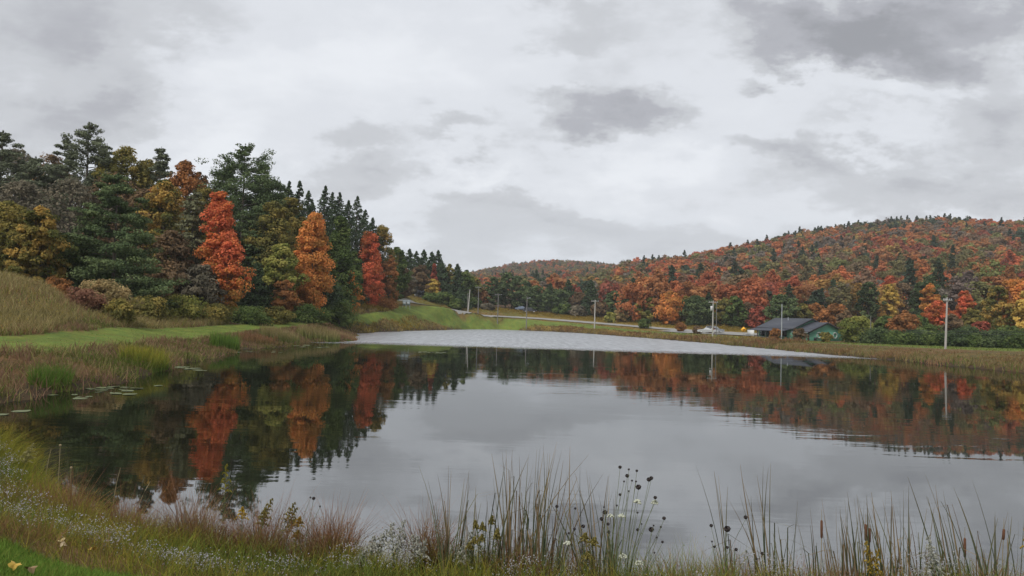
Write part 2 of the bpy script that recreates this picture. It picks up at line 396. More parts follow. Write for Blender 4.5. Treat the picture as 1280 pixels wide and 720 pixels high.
# road
def ribbon(poly, width, lift, name, mat):
    Q = centreline(poly)
    d = np.gradient(Q, axis=0); d /= np.linalg.norm(d, axis=1)[:, None]; nn = np.stack([-d[:, 1], d[:, 0]], -1)
    k = 7; V = []
    zc = ground_z(Q[:, 0], Q[:, 1])
    for j in range(k):
        q = Q+nn*width*((j/(k-1))-.5)
        V.append(np.stack([q[:, 0], q[:, 1], ground_z(q[:, 0], q[:, 1])+lift], -1))
    V = np.stack(V, 1).reshape(-1, 3); n = len(Q)
    F = [(i*k+j, i*k+j+1, (i+1)*k+j+1, (i+1)*k+j) for i in range(n-1) for j in range(k-1)]
    return struct(mesh_np(name, V, F, mat, smooth=True))
M_ROAD = simple('road_surface', (.25, .24, .22), .9, nscale=.8, namt=.15)
ribbon(ROAD, 5.2, .16, 'road', M_ROAD)
ribbon([(838, 196), (880, 187), (930, 178), (985, 172)], 9, .2, 'car_park', simple('gravel', (.25, .245, .23), .9, nscale=2, namt=.15))

# ------------------------------------------------------------ foliage builders
def unit(v): return v/(np.linalg.norm(v, axis=-1, keepdims=True)+1e-9)
def rnd_dir(n): return unit(rng.normal(size=(n, 3)))
def leaf_quads(P, N, size, asp=1.0):
    n = len(P); r = rnd_dir(n); A = unit(np.cross(N, r)); B = np.cross(N, A)
    s = (size*rng.uniform(.65, 1.3, n))[:, None]
    a, b = A*s, B*s*asp
    fold = N*s*rng.uniform(-.25, .35, n)[:, None]
    V = np.stack([P-a, P-b*.75+fold, P+a, P+b*.75+fold], 1).reshape(-1, 3)
    return V, np.arange(4*n).reshape(n, 4)
def lerp_cols(cols, tt):
    cols = np.array(cols); tt = np.clip(tt, 0, 1)*(len(cols)-1); i = np.minimum(tt.astype(int), len(cols)-2); f = (tt-i)[:, None]
    return cols[i]*(1-f)+cols[i+1]*f
def prof(shape, t):
    if shape == 'round': return np.sqrt(np.clip(1-(2*t-.95)**2/1.1, 0, 1))
    if shape == 'oval': return np.clip(np.sin(np.pi*np.clip(t*.93+.07, 0, 1))**.6, 0, 1)
    if shape == 'column': return np.clip((1-t)**.33*(.92+.2*t), 0, 1)*np.clip(t*5+.5, 0, 1)
    if shape == 'spread': return np.clip(1-np.abs(t-.55)**2*3, 0, 1)
    if shape == 'cone': return np.clip(1-t, 0, 1)**.8
def broadleaf(H, Wd, base=.15, nc=110, per=110, ls=.2, shape='oval', cols=None, vcol=False, name='crown', sparse=0.0, clump=.16, limbs=14):
    """crown of many leaf clumps hung on limbs; returns (leafV, leafF, leafcol, trunkMB)"""
    zb = H*base; hc = H-zb
    t_ = rng.beta(1.25, 1.15, nc); th = rng.uniform(0, 2*math.pi, nc)
    lob = 1+.20*np.sin(th*2+rng.uniform(0, 6)+t_*6)+.16*np.sin(th*3+t_*17+rng.uniform(0, 6))+.12*np.sin(th*5+t_*29+rng.uniform(0, 6))
    rr_ = prof(shape, t_)*Wd/2*lob*rng.uniform(.25, 1.08, nc)**.6*.86
    cen = np.stack([rr_*np.cos(th), rr_*np.sin(th), zb+t_*hc*.97], -1)
    cr = Wd*clump*rng.uniform(.45, 1.35, nc)*(.55+.45*prof(shape, t_))
    ci = np.repeat(np.arange(nc), per); n = len(ci)
    d = rnd_dir(n); rd = rng.uniform(.15, 1, n)**.4
    P = cen[ci]+d*(cr[ci]*rd)[:, None]*np.array([1, 1, .68])
    out = unit(P-np.array([0, 0, zb+hc*.4]))
    N = unit(d*.7+out*.45+rnd_dir(n)*.75+np.array([0, 0, .35]))
    V, F = leaf_quads(P, N, ls)
    cv = rng.uniform(0, 1, nc)
    if vcol: tv = t_*.95+rng.normal(0, .10, nc)
    else: tv = cv
    col = lerp_cols(cols, tv[ci]+rng.normal(0, .10, n))*(rng.uniform(.8, 1.2, n)*(.82+.36*cv[ci]))[:, None]
    tm = MB()
    hh = H*.8; k = 6; lean = rng.normal(0, .02*H, 2)
    zs = np.linspace(-.4, hh, k); tp = np.stack([lean[0]*(zs/hh)**2, lean[1]*(zs/hh)**2, zs], -1)
    tm.tube(tp, np.linspace(H*.013, H*.003, k), 7)
    for i in rng.choice(nc, min(limbs, nc), replace=False):
        c = cen[i]; z0 = max(zb*.7, c[2]-np.hypot(c[0], c[1])*.8-.5); z0 = min(z0, hh*.9)
        f = z0/hh; p0 = np.array([lean[0]*f*f, lean[1]*f*f, z0])
        mid = (p0+c)/2+np.array([0, 0, -.04*H*rng.uniform(0, 1)])
        tm.tube([p0, mid, c], [H*.007, H*.0045, H*.0015], 5)
    return V, F, col, tm
def conifer(H, Wd, base=.05, levels=30, nb=7, per=60, ls=.16, droop=.15, power=.85, cols=None, gap=0.0, pad=.16, top='cone', rag=.25, dead=0.0):
    Vp, Np, Cc = [], [], []
    tm = MB(); tm.tube([(0, 0, -.4), (0, 0, H*.5), (0, 0, H*.98)], [H*.014, H*.009, H*.0015], 7)
    clumpy = top != 'cone' or pad >= .2
    for li in range(levels):
        for b in range(nb):
            f = (li+(b+rng.uniform(-.4, .4))/nb)/levels if not clumpy else (li+rng.uniform(-.35, .35))/levels
            f = min(max(f, 0), .99); z = H*(base+(1-base)*f)
            if top == 'cone': L = Wd/2*(1-f)**power
            else: L = Wd/2*(1-f**3)**.9*(.55+.45*min(1, f*3))
            if rng.uniform() < gap: continue
            th = rng.uniform(0, 2*math.pi); l = max(.25 if top == 'cone' else .7, L*rng.uniform(1-rag*1.6, 1+rag*.6)); tilt = rng.normal(0, .08)
            up = -droop+tilt if top == 'cone' else .05+.35*f+tilt
            dr = np.array([math.cos(th), math.sin(th), 0]); side = np.array([-math.sin(th), math.cos(th), 0])
            n = max(10, int(per*(l/(Wd/2))**1.0+8))
            if clumpy:
                m = max(2, int(l/1.1)); sc = rng.uniform(.25, 1.0, m)**.7; si = rng.integers(0, m, n); s = sc[si]
                off = rnd_dir(n)*(rng.uniform(.2, 1, n)**.5)[:, None]*np.array([1, 1, .34 if top == 'cone' else .5])*(.42+.13*l)
                q = dr*(l*s)[:, None]+side*((rng.uniform(-1, 1, m)*pad*l*.8)[si])[:, None]+off
                q[:, 2] += z+up*l*s+.12*l*s*s
                Np.append(unit(off*1.2+rnd_dir(n)*.7+np.array([0, 0, .55])))
            else:
                s = rng.uniform(.10, 1.0, n)**.75
                wdt = pad*l*(np.sin(np.pi*np.clip(s, 0, .96))**.7+.18)+.06
                q = dr*(l*s)[:, None]+side*(rng.uniform(-1, 1, n)*wdt)[:, None]
                q[:, 2] += z+up*l*s+.16*l*s*s+rng.normal(0, .04*l+.06, n)-np.abs(rng.normal(0, .06*l, n))
                Np.append(unit(np.array([0, 0, .35])+dr*.45+rnd_dir(n)*.8))
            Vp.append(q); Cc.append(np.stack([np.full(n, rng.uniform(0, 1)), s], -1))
            if b % 3 == 0: tm.tube([(0, 0, z), tuple(dr*l*.5+np.array([0, 0, z+up*l*.5])), tuple(dr*l*.92+np.array([0, 0, z+up*l*.92+.1*l]))], [H*.003+.01, H*.002, .008], 4)
    n = 26; u_ = rng.uniform(0, 1, n); q = rng.normal(0, 1, (n, 3))*(.03+.10*u_)[:, None]; q[:, 2] = H-u_*H*.05; Vp.append(q); Np.append(rnd_dir(n)); Cc.append(np.full((n, 2), .5))
    P = np.vstack(Vp); N = np.vstack(Np); cc = np.vstack(Cc)
    V, F = leaf_quads(P, N, ls, .7)
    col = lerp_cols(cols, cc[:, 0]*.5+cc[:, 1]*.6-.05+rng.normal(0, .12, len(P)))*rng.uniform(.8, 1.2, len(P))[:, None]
    return V, F, col, tm
# linear-light leaf colours
PAL = dict(maroon=[(.15, .06, .045), (.20, .085, .06), (.25, .12, .08)],
    red=[(.30, .085, .025), (.46, .075, .03), (.56, .085, .045)], maple=[(.26, .14, .025), (.40, .13, .025), (.52, .11, .03), (.56, .085, .05), (.50, .11, .03)],
    orange=[(.34, .13, .03), (.48, .15, .03), (.58, .17, .045)], rust=[(.22, .10, .035), (.30, .12, .035), (.36, .14, .04)],
    yellow=[(.30, .20, .03), (.45, .30, .04), (.52, .34, .05)], olive=[(.12, .115, .03), (.18, .16, .035), (.26, .19, .04)],
    lime=[(.13, .16, .035), (.22, .23, .04), (.32, .28, .06)], green=[(.05, .085, .025), (.085, .13, .035), (.12, .155, .04)],
    brown=[(.13, .085, .055), (.17, .11, .07), (.22, .13, .07)], grey=[(.12, .105, .085), (.15, .13, .105), (.19, .155, .12)],
    crimson=[(.22, .05, .04), (.32, .055, .05), (.40, .07, .06)], tan=[(.24, .19, .09), (.31, .22, .10), (.36, .25, .12)],
    pine=[(.04, .065, .032), (.065, .10, .045), (.11, .145, .06)], spruce=[(.028, .048, .03), (.042, .068, .038), (.06, .09, .045)],
    hemlock=[(.09, .095, .06), (.125, .125, .075), (.155, .155, .095)], greypine=[(.07, .08, .06), (.095, .11, .075), (.13, .15, .10)],
    goldgreen=[(.10, .12, .03), (.22, .17, .035), (.38, .22, .035)])
for _k in PAL:
    _a = np.array(PAL[_k]); _l = (_a@np.array([.3, .55, .15]))[:, None]; PAL[_k] = (_a*.82+_l*.18)*(1.22 if _k in ('pine', 'spruce') else 1.25)*(1.12 if _k in ('red', 'maple', 'orange') else 1)*np.array([1, 1.18 if _k in ('red', 'maple', 'crimson', 'orange') else 1, .85])
def make_tree(kind, H, Wd, pal, name, **kw):
    """root empty with crown and trunk children, base at origin"""
    root = empty(name)
    cols = PAL[pal]
    if kind in ('oval', 'round', 'column', 'spread', 'cone'):
        V, F, col, tm = broadleaf(H, Wd, shape=kind, cols=cols, **kw); mat = M_LEAF
    else:
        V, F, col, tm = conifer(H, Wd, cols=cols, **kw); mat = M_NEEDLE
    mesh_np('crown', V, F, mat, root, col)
    tm.build('trunk', M_BARK, root, smooth=True)
    return root
GRP = {}
def put_tree(spec, src=None):
    tx, ty, D, wpx, kind, pal, name, label, cat, grp, kw = spec
    top = pix(tx, ty, D); gz = float(ground_z(np.array([top.x]), np.array([top.y]))[0])
    H = max(2.0, top.z-gz+.1); Wd = wpx/FPX*D
    Wd *= 1.8 if pal == 'spruce' else 1.0
    root = make_tree(kind, H, Wd, pal, name, **kw)
    root.location = (top.x, top.y, gz-.1); root.rotation_euler.z = rng.uniform(0, 6.28)
    tag(root, label, cat, grp)
    return root
BL = dict(nc=150, per=90, ls=.20); BS = dict(nc=90, per=70, ls=.2)
SP = dict(levels=44, nb=9, per=44, ls=.20, droop=.26, power=.80, pad=.14, rag=.22)
PN = dict(levels=21, nb=7, per=270, ls=.18, top='pine', pad=.26, gap=.02, rag=.34, base=.08)
HM = dict(levels=30, nb=8, per=80, ls=.19, droop=.05, power=.55, pad=.20, rag=.25, base=.03)
gL = 'trees of the left woodland edge'
LT = [
 # back row, on the rise
 (4, 163, 120, 75, 'pine', 'greypine', 'pine_tree', 'tall thin pine at the far left edge of the wood against the sky', dict(PN, gap=.10)),
 (45, 196, 118, 80, 'pine', 'greypine', 'pine_tree', 'open grey green pine just right of the leftmost pine', dict(PN, gap=.10)),
 (112, 153, 118, 92, 'pine', 'greypine', 'pine_tree', 'tallest flat topped pine above the left wood', dict(PN, gap=.10)),
 (85, 172, 126, 60, 'pine', 'greypine', 'pine_tree', 'pine shoulder to shoulder left of the tallest flat topped pine', dict(PN, gap=.2)),
 (160, 182, 120, 76, 'oval', 'olive', 'broadleaf_tree', 'olive tree with golden top right of the tallest pine', dict(BL)),
 (202, 184, 122, 56, 'pine', 'greypine', 'pine_tree', 'dark pine top between two golden brown trees on the skyline', dict(PN)),
 (232, 198, 118, 66, 'oval', 'rust', 'broadleaf_tree', 'rust brown tree on the skyline left of the great white pine', dict(BL)),
 (208, 222, 108, 60, 'oval', 'goldgreen', 'broadleaf_tree', 'golden orange tree between the big dark pine and grey hemlock', dict(BL)),
 (28, 225, 108, 90, 'oval', 'grey', 'bare_tree', 'grey brown half bare tree at the left edge under the pines', dict(BL, per=42, limbs=80, nc=130)),
 (90, 222, 108, 96, 'oval', 'grey', 'bare_tree', 'grey brown half bare tree below the tallest pine', dict(BL, per=42, limbs=80, nc=130)),
 (145, 215, 112, 80, 'oval', 'brown', 'bare_tree', 'brown half bare tree behind the big dark pine', dict(BL, per=42, limbs=80, nc=130)),
 (185, 235, 110, 70, 'oval', 'brown', 'bare_tree', 'brown thinning tree right behind the big dark pine', dict(BL, per=42, limbs=80, nc=130)),
 (-30, 190, 110, 80, 'pine', 'greypine', 'pine_tree', 'pine cut off by the left border', dict(PN)),
 (258, 232, 118, 60, 'oval', 'olive', 'broadleaf_tree', 'olive brown tree behind the scarlet maple', dict(BL)),
 # front row
 (12, 252, 80, 95, 'oval', 'olive', 'broadleaf_tree', 'olive tree at the left edge behind the meadow', dict(BL, base=.05, nc=200, clump=.12, per=90, ls=.15)),
 (50, 258, 78, 70, 'oval', 'goldgreen', 'broadleaf_tree', 'yellowing tree left of the big dark pine', dict(BL, base=.05, nc=200, clump=.12, per=90, ls=.15)),
 (85, 300, 84, 70, 'round', 'green', 'broadleaf_tree', 'low dark green tree left of the big dark pine', dict(BL, base=.02, ls=.16)),
 (148, 216, 84, 158, 'pinecone', 'pine', 'pine_tree', 'big broad dark green pine with layered boughs at the meadow edge', dict(levels=19, nb=9, per=460, ls=.15, droop=-.04, power=.60, pad=.27, rag=.3, base=.0, gap=.04)),
 (243, 238, 102, 72, 'hemlockcone', 'hemlock', 'hemlock_tree', 'grey green hemlock with drooping layers left of the scarlet maple', dict(HM)),
 (215, 285, 98, 60, 'oval', 'brown', 'broadleaf_tree', 'low brown tree between big dark pine and grey hemlock', dict(BS, base=.02)),
 (252, 330, 98, 60, 'oval', 'grey', 'broadleaf_tree', 'low grey brown tree at the foot of the scarlet maple', dict(BS, base=.02)),
 (307, 180, 128, 136, 'pine', 'pine', 'pine_tree', 'great white pine standing behind the scarlet maple', dict(PN, levels=26, per=330)),
 (330, 262, 122, 80, 'pinecone', 'pine', 'pine_tree', 'dark layered pine between scarlet maple and olive tree', dict(levels=26, nb=9, per=150, ls=.19, droop=.05, power=.5, pad=.22, rag=.3, base=.0)),
 (322, 330, 112, 52, 'sprucecone', 'spruce', 'spruce_tree', 'small dark spruce right of the scarlet maple', dict(SP, base=.0)),
 (276, 238, 101, 50, 'column', 'maple', 'maple_tree', 'tall scarlet and orange maple against dark pines', dict(BL, base=.03, nc=190, per=110, ls=.16, vcol=True, clump=.2)),
 (288, 290, 100, 46, 'oval', 'maple', 'maple_tree', 'scarlet maple crown leaning out lower right of the tall scarlet maple', dict(BL, base=.02, nc=110, per=100, ls=.16, vcol=True, clump=.2)),
 (350, 226, 136, 60, 'pine', 'pine', 'pine_tree', 'pine right of the great white pine on the skyline', dict(PN)),
 (375, 226, 150, 42, 'sprucecone', 'spruce', 'spruce_tree', 'first pointed spruce right of the white pines', dict(SP)),
 (363, 244, 130, 56, 'oval', 'olive', 'broadleaf_tree', 'tall olive tree left of the orange maple', dict(BL)),
 (345, 250, 122, 60, 'oval', 'olive', 'broadleaf_tree', 'olive green tree between the white pine and orange maple', dict(BL)),
 (352, 302, 114, 50, 'oval', 'lime', 'broadleaf_tree', 'low yellow green tree in front of the olive trees', dict(BL, base=.05)),
 (356, 350, 112, 36, 'round', 'rust', 'broadleaf_tree', 'little rusty tree at the lawn edge left of the orange maple', dict(BS, base=.0)),
 (393, 262, 119, 44, 'oval', 'orange', 'maple_tree', 'bright orange maple in the middle of the woodland edge', dict(BL, base=.03, nc=190, per=110, ls=.17, clump=.22)),
 (407, 232, 156, 50, 'sprucecone', 'spruce', 'spruce_tree', 'pointed spruce above the orange maple', dict(SP)),
 (425, 240, 172, 42, 'sprucecone', 'spruce', 'spruce_tree', 'narrow spruce second right of the orange maple', dict(SP)),
 (447, 245, 180, 48, 'sprucecone', 'spruce', 'spruce_tree', 'tall pointed spruce above the rose red maple', dict(SP)),
 (391, 252, 165, 40, 'sprucecone', 'spruce', 'spruce_tree', 'short spruce tip behind the orange maple', dict(SP)),
 (466, 272, 190, 38, 'sprucecone', 'spruce', 'spruce_tree', 'last small spruce at the right end of the left wood', dict(SP)),
 (427, 268, 138, 58, 'cone', 'green', 'broadleaf_tree', 'tall green tree between orange maple and rose red maple', dict(BL, base=.0, nc=190, clump=.2)),
 (407, 330, 128, 44, 'sprucecone', 'spruce', 'spruce_tree', 'dark low conifer right of the orange maple', dict(SP, base=0)),
 (438, 338, 142, 28, 'oval', 'orange', 'maple_tree', 'small orange maple low against dark green trees', dict(BS, base=.1)),
 (464, 288, 172, 32, 'column', 'red', 'maple_tree', 'slender rose red maple near the end of the left wood', dict(BL, base=.02, clump=.24, ls=.18)),
 (470, 310, 175, 24, 'oval', 'red', 'maple_tree', 'red maple crown low beside the slender rose red maple', dict(BL, base=.02, nc=90, ls=.18)),
 (479, 280, 192, 34, 'column', 'goldgreen', 'broadleaf_tree', 'yellow green tree at the right corner of the left wood', dict(BL, base=.02, clump=.22)),
 (488, 318, 188, 26, 'oval', 'rust', 'broadleaf_tree', 'rust orange tree at the right corner above the lawn', dict(BS, base=.0)),
 (496, 308, 206, 34, 'oval', 'green', 'broadleaf_tree', 'green tree beside the road bend behind the left wood', dict(BL, base=.0)),
 (506, 335, 212, 24, 'oval', 'brown', 'broadleaf_tree', 'brownish tree by the road bend', dict(BS, base=.0)),
 (22, 186, 132, 80, 'oval', 'grey', 'bare_tree', 'grey brown bare tree between the two leftmost pines', dict(BL, per=70, limbs=30)),
 (66, 192, 132, 84, 'oval', 'brown', 'bare_tree', 'brown bare tree behind the flat topped pine, left side', dict(BL, per=70, limbs=30)),
 (134, 180, 130, 64, 'pine', 'greypine', 'pine_tree', 'pine tucked right of the tallest flat topped pine', dict(PN)),
 (184, 196, 130, 60, 'oval', 'olive', 'broadleaf_tree', 'olive tree filling the skyline left of the rust brown tree', dict(BL)),
 (250, 212, 130, 58, 'oval', 'brown', 'broadleaf_tree', 'brown tree filling the dip left of the great white pine', dict(BL)),
 (284, 206, 134, 74, 'pine', 'pine', 'pine_tree', 'pine against the left flank of the great white pine', dict(PN)),
 (330, 204, 134, 74, 'pine', 'pine', 'pine_tree', 'pine against the right flank of the great white pine', dict(PN)),
 (335, 238, 138, 70, 'oval', 'green', 'broadleaf_tree', 'green tree below the right flank of the great white pine', dict(BL)),
 (362, 226, 150, 44, 'sprucecone', 'spruce', 'spruce_tree', 'spruce just left of the first pointed spruce', dict(SP)),
 (386, 238, 162, 44, 'sprucecone', 'spruce', 'spruce_tree', 'spruce between the first pointed spruce and the orange maple top', dict(SP)),
 (416, 240, 170, 44, 'sprucecone', 'spruce', 'spruce_tree', 'spruce filling between the two spruces right of the orange maple', dict(SP)),
 (436, 250, 172, 44, 'sprucecone', 'spruce', 'spruce_tree', 'dense spruce left of the one above the rose red maple', dict(SP)),
 (457, 262, 186, 40, 'sprucecone', 'spruce', 'spruce_tree', 'spruce right behind the rose red maple', dict(SP)),
 (400, 290, 140, 50, 'oval', 'green', 'broadleaf_tree', 'green tree close behind the orange maple on its right', dict(BL, base=0)),
 (442, 312, 160, 26, 'oval', 'green', 'broadleaf_tree', 'dark green tree close left of the rose red maple', dict(BL, base=0)),
 # undergrowth along the lawn
 (130, 350, 66, 68, 'round', 'tan', 'shrub', 'large tan green shrub on the meadow bank', dict(nc=70, per=110, ls=.11, base=.02, clump=.2)),
 (102, 372, 63, 46, 'spread', 'maroon', 'shrub', 'dull red brown shrub in front of the tan shrub', dict(nc=50, per=110, ls=.09, base=.02, clump=.22)),
 (72, 352, 68, 34, 'round', 'rust', 'shrub', 'rusty shrub at the left of the tan shrub', dict(nc=40, per=90, ls=.1, base=.02, clump=.24)),
 (150, 375, 64, 36, 'round', 'olive', 'shrub', 'low olive shrub at the right foot of the tan shrub', dict(nc=50, per=90, ls=.1, base=.02, clump=.24)),
 (185, 372, 80, 50, 'round', 'olive', 'shrub', 'low olive shrub at the right foot of the big dark pine', dict(nc=60, per=90, ls=.13, base=.0, clump=.22)),
 (225, 372, 88, 62, 'round', 'lime', 'shrub', 'yellow green shrub under the grey hemlock', dict(nc=70, per=90, ls=.13, base=.0, clump=.22)),
 (265, 382, 92, 46, 'round', 'olive', 'shrub', 'low olive shrub under the scarlet maple', dict(nc=60, per=80, ls=.13, base=.0, clump=.22)),
 (312, 385, 98, 52, 'round', 'green', 'shrub', 'low green shrub right of the scarlet maple trunk', dict(nc=60, per=80, ls=.13, base=.0, clump=.22)),
 (345, 385, 104, 40, 'round', 'olive', 'shrub', 'olive shrub at the lawn edge under the rusty tree', dict(nc=60, per=80, ls=.13, base=.0, clump=.22)),
 (385, 382, 112, 46, 'round', 'green', 'shrub', 'dark shrub at the foot of the orange maple', dict(nc=60, per=80, ls=.13, base=.0, clump=.22)),
 (425, 378, 124, 42, 'round', 'green', 'shrub', 'shrub under the small low orange maple', dict(nc=60, per=80, ls=.14, base=.0, clump=.22)),
 (478, 374, 176, 34, 'round', 'rust', 'shrub', 'rusty shrub at the right corner of the left wood', dict(nc=60, per=80, ls=.15, base=.0, clump=.22)),
]
kmap = dict(pinecone='con', hemlockcone='con', sprucecone='con', pine='con')
for (tx, ty, D, w, kind, pal, nm, lab, kw) in LT:
    put_tree((tx, ty, D, w, kmap.get(kind, kind), pal, nm, lab, 'shrub' if nm == 'shrub' else 'tree', 'shrubs along the left lawn' if nm == 'shrub' else gL, kw))
# a few unseen-depth fillers behind the front rows (seen between crowns and in reflections)
FS = dict(levels=26, nb=7, per=30, ls=.34, droop=.25, power=.7, pad=.17, rag=.2)
FB = dict(nc=80, per=50, ls=.36)
FP = dict(levels=15, nb=6, per=70, ls=.36, top='pine', pad=.26, rag=.35, base=.1)
gM = 'trees beyond the road'
MT = [(503, 313, 255, 22, 'c', 'spruce', FS), (512, 311, 262, 22, 'c', 'spruce', FS), (521, 314, 255, 22, 'c', 'spruce', FS), (530, 312, 262, 22, 'c', 'spruce', FS),
 (540, 315, 255, 22, 'c', 'spruce', FS), (548, 313, 262, 24, 'c', 'spruce', FS), (553, 328, 255, 20, 'c', 'spruce', FS), (525, 330, 240, 26, 'oval', 'brown', FB),
 (513, 345, 236, 20, 'oval', 'grey', FB), (543, 329, 245, 16, 'cone', 'crimson', FB), (541, 349, 240, 20, 'round', 'yellow', dict(FB, base=.1)), (562, 330, 258, 22, 'oval', 'olive', FB), (572, 330, 246, 20, 'c', 'spruce', FS), (575, 362, 243, 20, 'c', 'spruce', FS),
 (582, 337, 262, 26, 'oval', 'green', FB), (592, 345, 268, 24, 'oval', 'olive', FB), (604, 362, 268, 16, 'oval', 'rust', FB), (557, 366, 236, 24, 'round', 'green', dict(FB, base=0)), (538, 366, 232, 20, 'round', 'green', dict(FB, base=0)),
 (570, 374, 236, 22, 'round', 'green', dict(FB, base=0)), (590, 372, 250, 22, 'round', 'green', dict(FB, base=0)), (608, 385, 250, 18, 'round', 'grey', dict(FB, base=0)),
 (618, 346, 268, 28, 'c', 'pine', FP), (633, 340, 272, 34, 'c', 'pine', FP), (648, 345, 270, 30, 'c', 'pine', FP), (660, 352, 276, 26, 'c', 'spruce', FS), (672, 358, 262, 34, 'c', 'pine', FP),
 (688, 354, 275, 22, 'c', 'spruce', FS), (698, 362, 265, 30, 'c', 'pine', FP), (711, 350, 272, 20, 'c', 'spruce', FS), (724, 366, 268, 28, 'oval', 'brown', FB), (739, 350, 262, 20, 'c', 'spruce', FS), (706, 380, 258, 24, 'round', 'green', dict(FB, base=0)),
 (722, 382, 256, 24, 'round', 'grey', dict(FB, base=0)), (750, 378, 256, 24, 'oval', 'brown', dict(FB, base=0)), (768, 364, 256, 30, 'c', 'pine', FP), (781, 366, 250, 24, 'c', 'spruce', FS), (790, 372, 248, 20, 'c', 'spruce', FS), (777, 384, 238, 14, 'round', 'tan', dict(FB, base=0)),
 (763, 390, 232, 12, 'round', 'lime', dict(FB, base=0)), (809, 364, 238, 26, 'oval', 'lime', dict(FB, base=.02)), (822, 372, 245, 22, 'oval', 'crimson', FB), (838, 364, 228, 36, 'oval', 'orange', dict(FB, base=.02, nc=130, ls=.3)),
 (858, 370, 240, 22, 'oval', 'olive', FB), (871, 370, 226, 40, 'round', 'pine', dict(FB, base=.0, nc=140, ls=.3)), (886, 366, 234, 20, 'c', 'spruce', FS), (905, 372, 230, 26, 'oval', 'olive', FB), (919, 370, 222, 30, 'oval', 'green', dict(FB, base=0)), (935, 378, 222, 24, 'oval', 'brown', dict(FB, base=0)),
 (950, 382, 218, 26, 'oval', 'crimson', dict(FB, base=0)), (977, 368, 205, 44, 'c', 'pine', dict(FP, base=.0, per=120)), (1003, 380, 205, 28, 'oval', 'olive', dict(FB, base=0)), (1022, 378, 205, 32, 'oval', 'rust', dict(FB, base=0)), (1045, 380, 205, 36, 'oval', 'rust', dict(FB, base=0)),
 (1073, 395, 150, 42, 'round', 'lime', dict(nc=120, per=80, ls=.2, base=.0)), (1106, 395, 170, 34, 'oval', 'green', dict(FB, base=0)), (1132, 388, 165, 34, 'oval', 'rust', dict(FB, base=.0, nc=110, ls=.26)), (1173, 375, 180, 32, 'oval', 'red', dict(FB, base=.0, nc=120, ls=.26)),
 (1206, 362, 195, 24, 'oval', 'red', dict(FB, nc=120, ls=.26)), (1215, 384, 178, 26, 'oval', 'olive', dict(FB, base=0)), (1163, 344, 235, 34, 'c', 'pine', FP), (1112, 355, 230, 20, 'oval', 'yellow', FB), (1086, 352, 230, 28, 'round', 'pine', FB), (1150, 352, 230, 26, 'round', 'pine', FB), (1162, 352, 200, 22, 'oval', 'orange', FB),
 (1248, 356, 165, 40, 'oval', 'goldgreen', dict(FB, base=0, nc=120, ls=.26)), (1272, 348, 165, 50, 'round', 'orange', dict(FB, base=0, nc=140, ls=.26)), (1290, 360, 150, 40, 'round', 'yellow', dict(FB, base=0)), (1225, 402, 150, 28, 'round', 'crimson', dict(FB, base=0, ls=.22)), (1190, 392, 170, 24, 'oval', 'brown', dict(FB, base=0)), (1058, 388, 190, 26, 'oval', 'brown', dict(FB, base=0)),
 (1150, 395, 175, 30, 'oval', 'green', dict(FB, base=0)), (1320, 350, 160, 60, 'round', 'goldgreen', dict(FB, base=0))]
MLAB = """first dark spruce of the row where the road bends
second dark spruce of the row where the road bends
third dark spruce of the row where the road bends
fourth dark spruce of the row where the road bends
fifth dark spruce of the row, just left of the dull red tree
tall spruce right behind the dull red tree by the road
shorter spruce right of the dull red and yellow trees
brown tree in front of the road bend spruces
small grey leaf poor tree where the road disappears
dull red pointed tree among dark spruces by the road
small bright yellow tree below the dull red pointed tree
olive tree left of the lone dark spruce by the poles
lone sharp dark spruce left of the leaning pole
small dark conifer at the foot of the lone sharp spruce
green tree right of the lone sharp spruce under the saddle
olive tree exactly under the low saddle of the hills
small rust tree between two poles and the dark pines
round green bush left of the leaning pole
round green bush below the yellow tree
round green bush at the foot of the leaning pole
round green bush between the leaning pole and crossarm pole
grey bush left of the dark pine grove
leftmost pine of the dark grove beyond the road
tallest pine of the dark grove beyond the road
third pine of the dark grove beyond the road
narrow spruce in the middle of the dark grove
broad low pine at the middle of the dark grove
spruce right of the broad low pine in the grove
low spreading pine at the right of the grove
pointed spruce right of the low spreading pine
brown leaf poor tree between two pointed spruces
tall pointed spruce beside the pole right of the grove
green bush at the road right of the grove
grey bush at the road right of the grove
brown tree right of the tall pointed spruce
dark pine left half of the dark pair near the field
dark spruce right half of the dark pair near the field
short spruce between the dark pair and yellow green tree
pale tan bush in front of the dark pair
small lime bush at the roadside left of the pale tan bush
yellow green oval tree left of the lone orange tree
crimson tree between the yellow green and lone orange trees
lone bright orange round tree at the back of the field
olive tree between the lone orange and dark round trees
dense dark green round tree right of the lone orange tree
narrow spruce behind the dense dark round tree
olive tree behind the transformer pole
green tree left of the yellow road sign
brown tree above the yellow road sign
dark crimson tree left of the pine behind the building
spreading pine standing behind the green building
olive tree right of the pine behind the building
first rust tree above the green gable
second rust tree above the right end of the green gable
yellow green round tree right of the green building
dark green tree behind the yellow green round tree
orange brown round tree between two poles on the right
bright red round tree just left of the tall right pole
red and orange upright tree just right of the tall right pole
olive tree low right of the tall right pole
layered dark pine high behind the tall right pole
small golden tree on the lower slope left of the dark pines
round dark evergreen above the orange brown tree
round dark evergreen above the bright red tree
orange tree rising behind the bright red round tree
gold and green tree near the right border
large orange tree at the right border
yellow tree cut by the right border
small crimson tree above the hedge near the right border
brown tree right behind the tall right pole
brown tree right of the second rust tree
green tree behind the bright red round tree
gold green tree outside the right border""".split('\n')
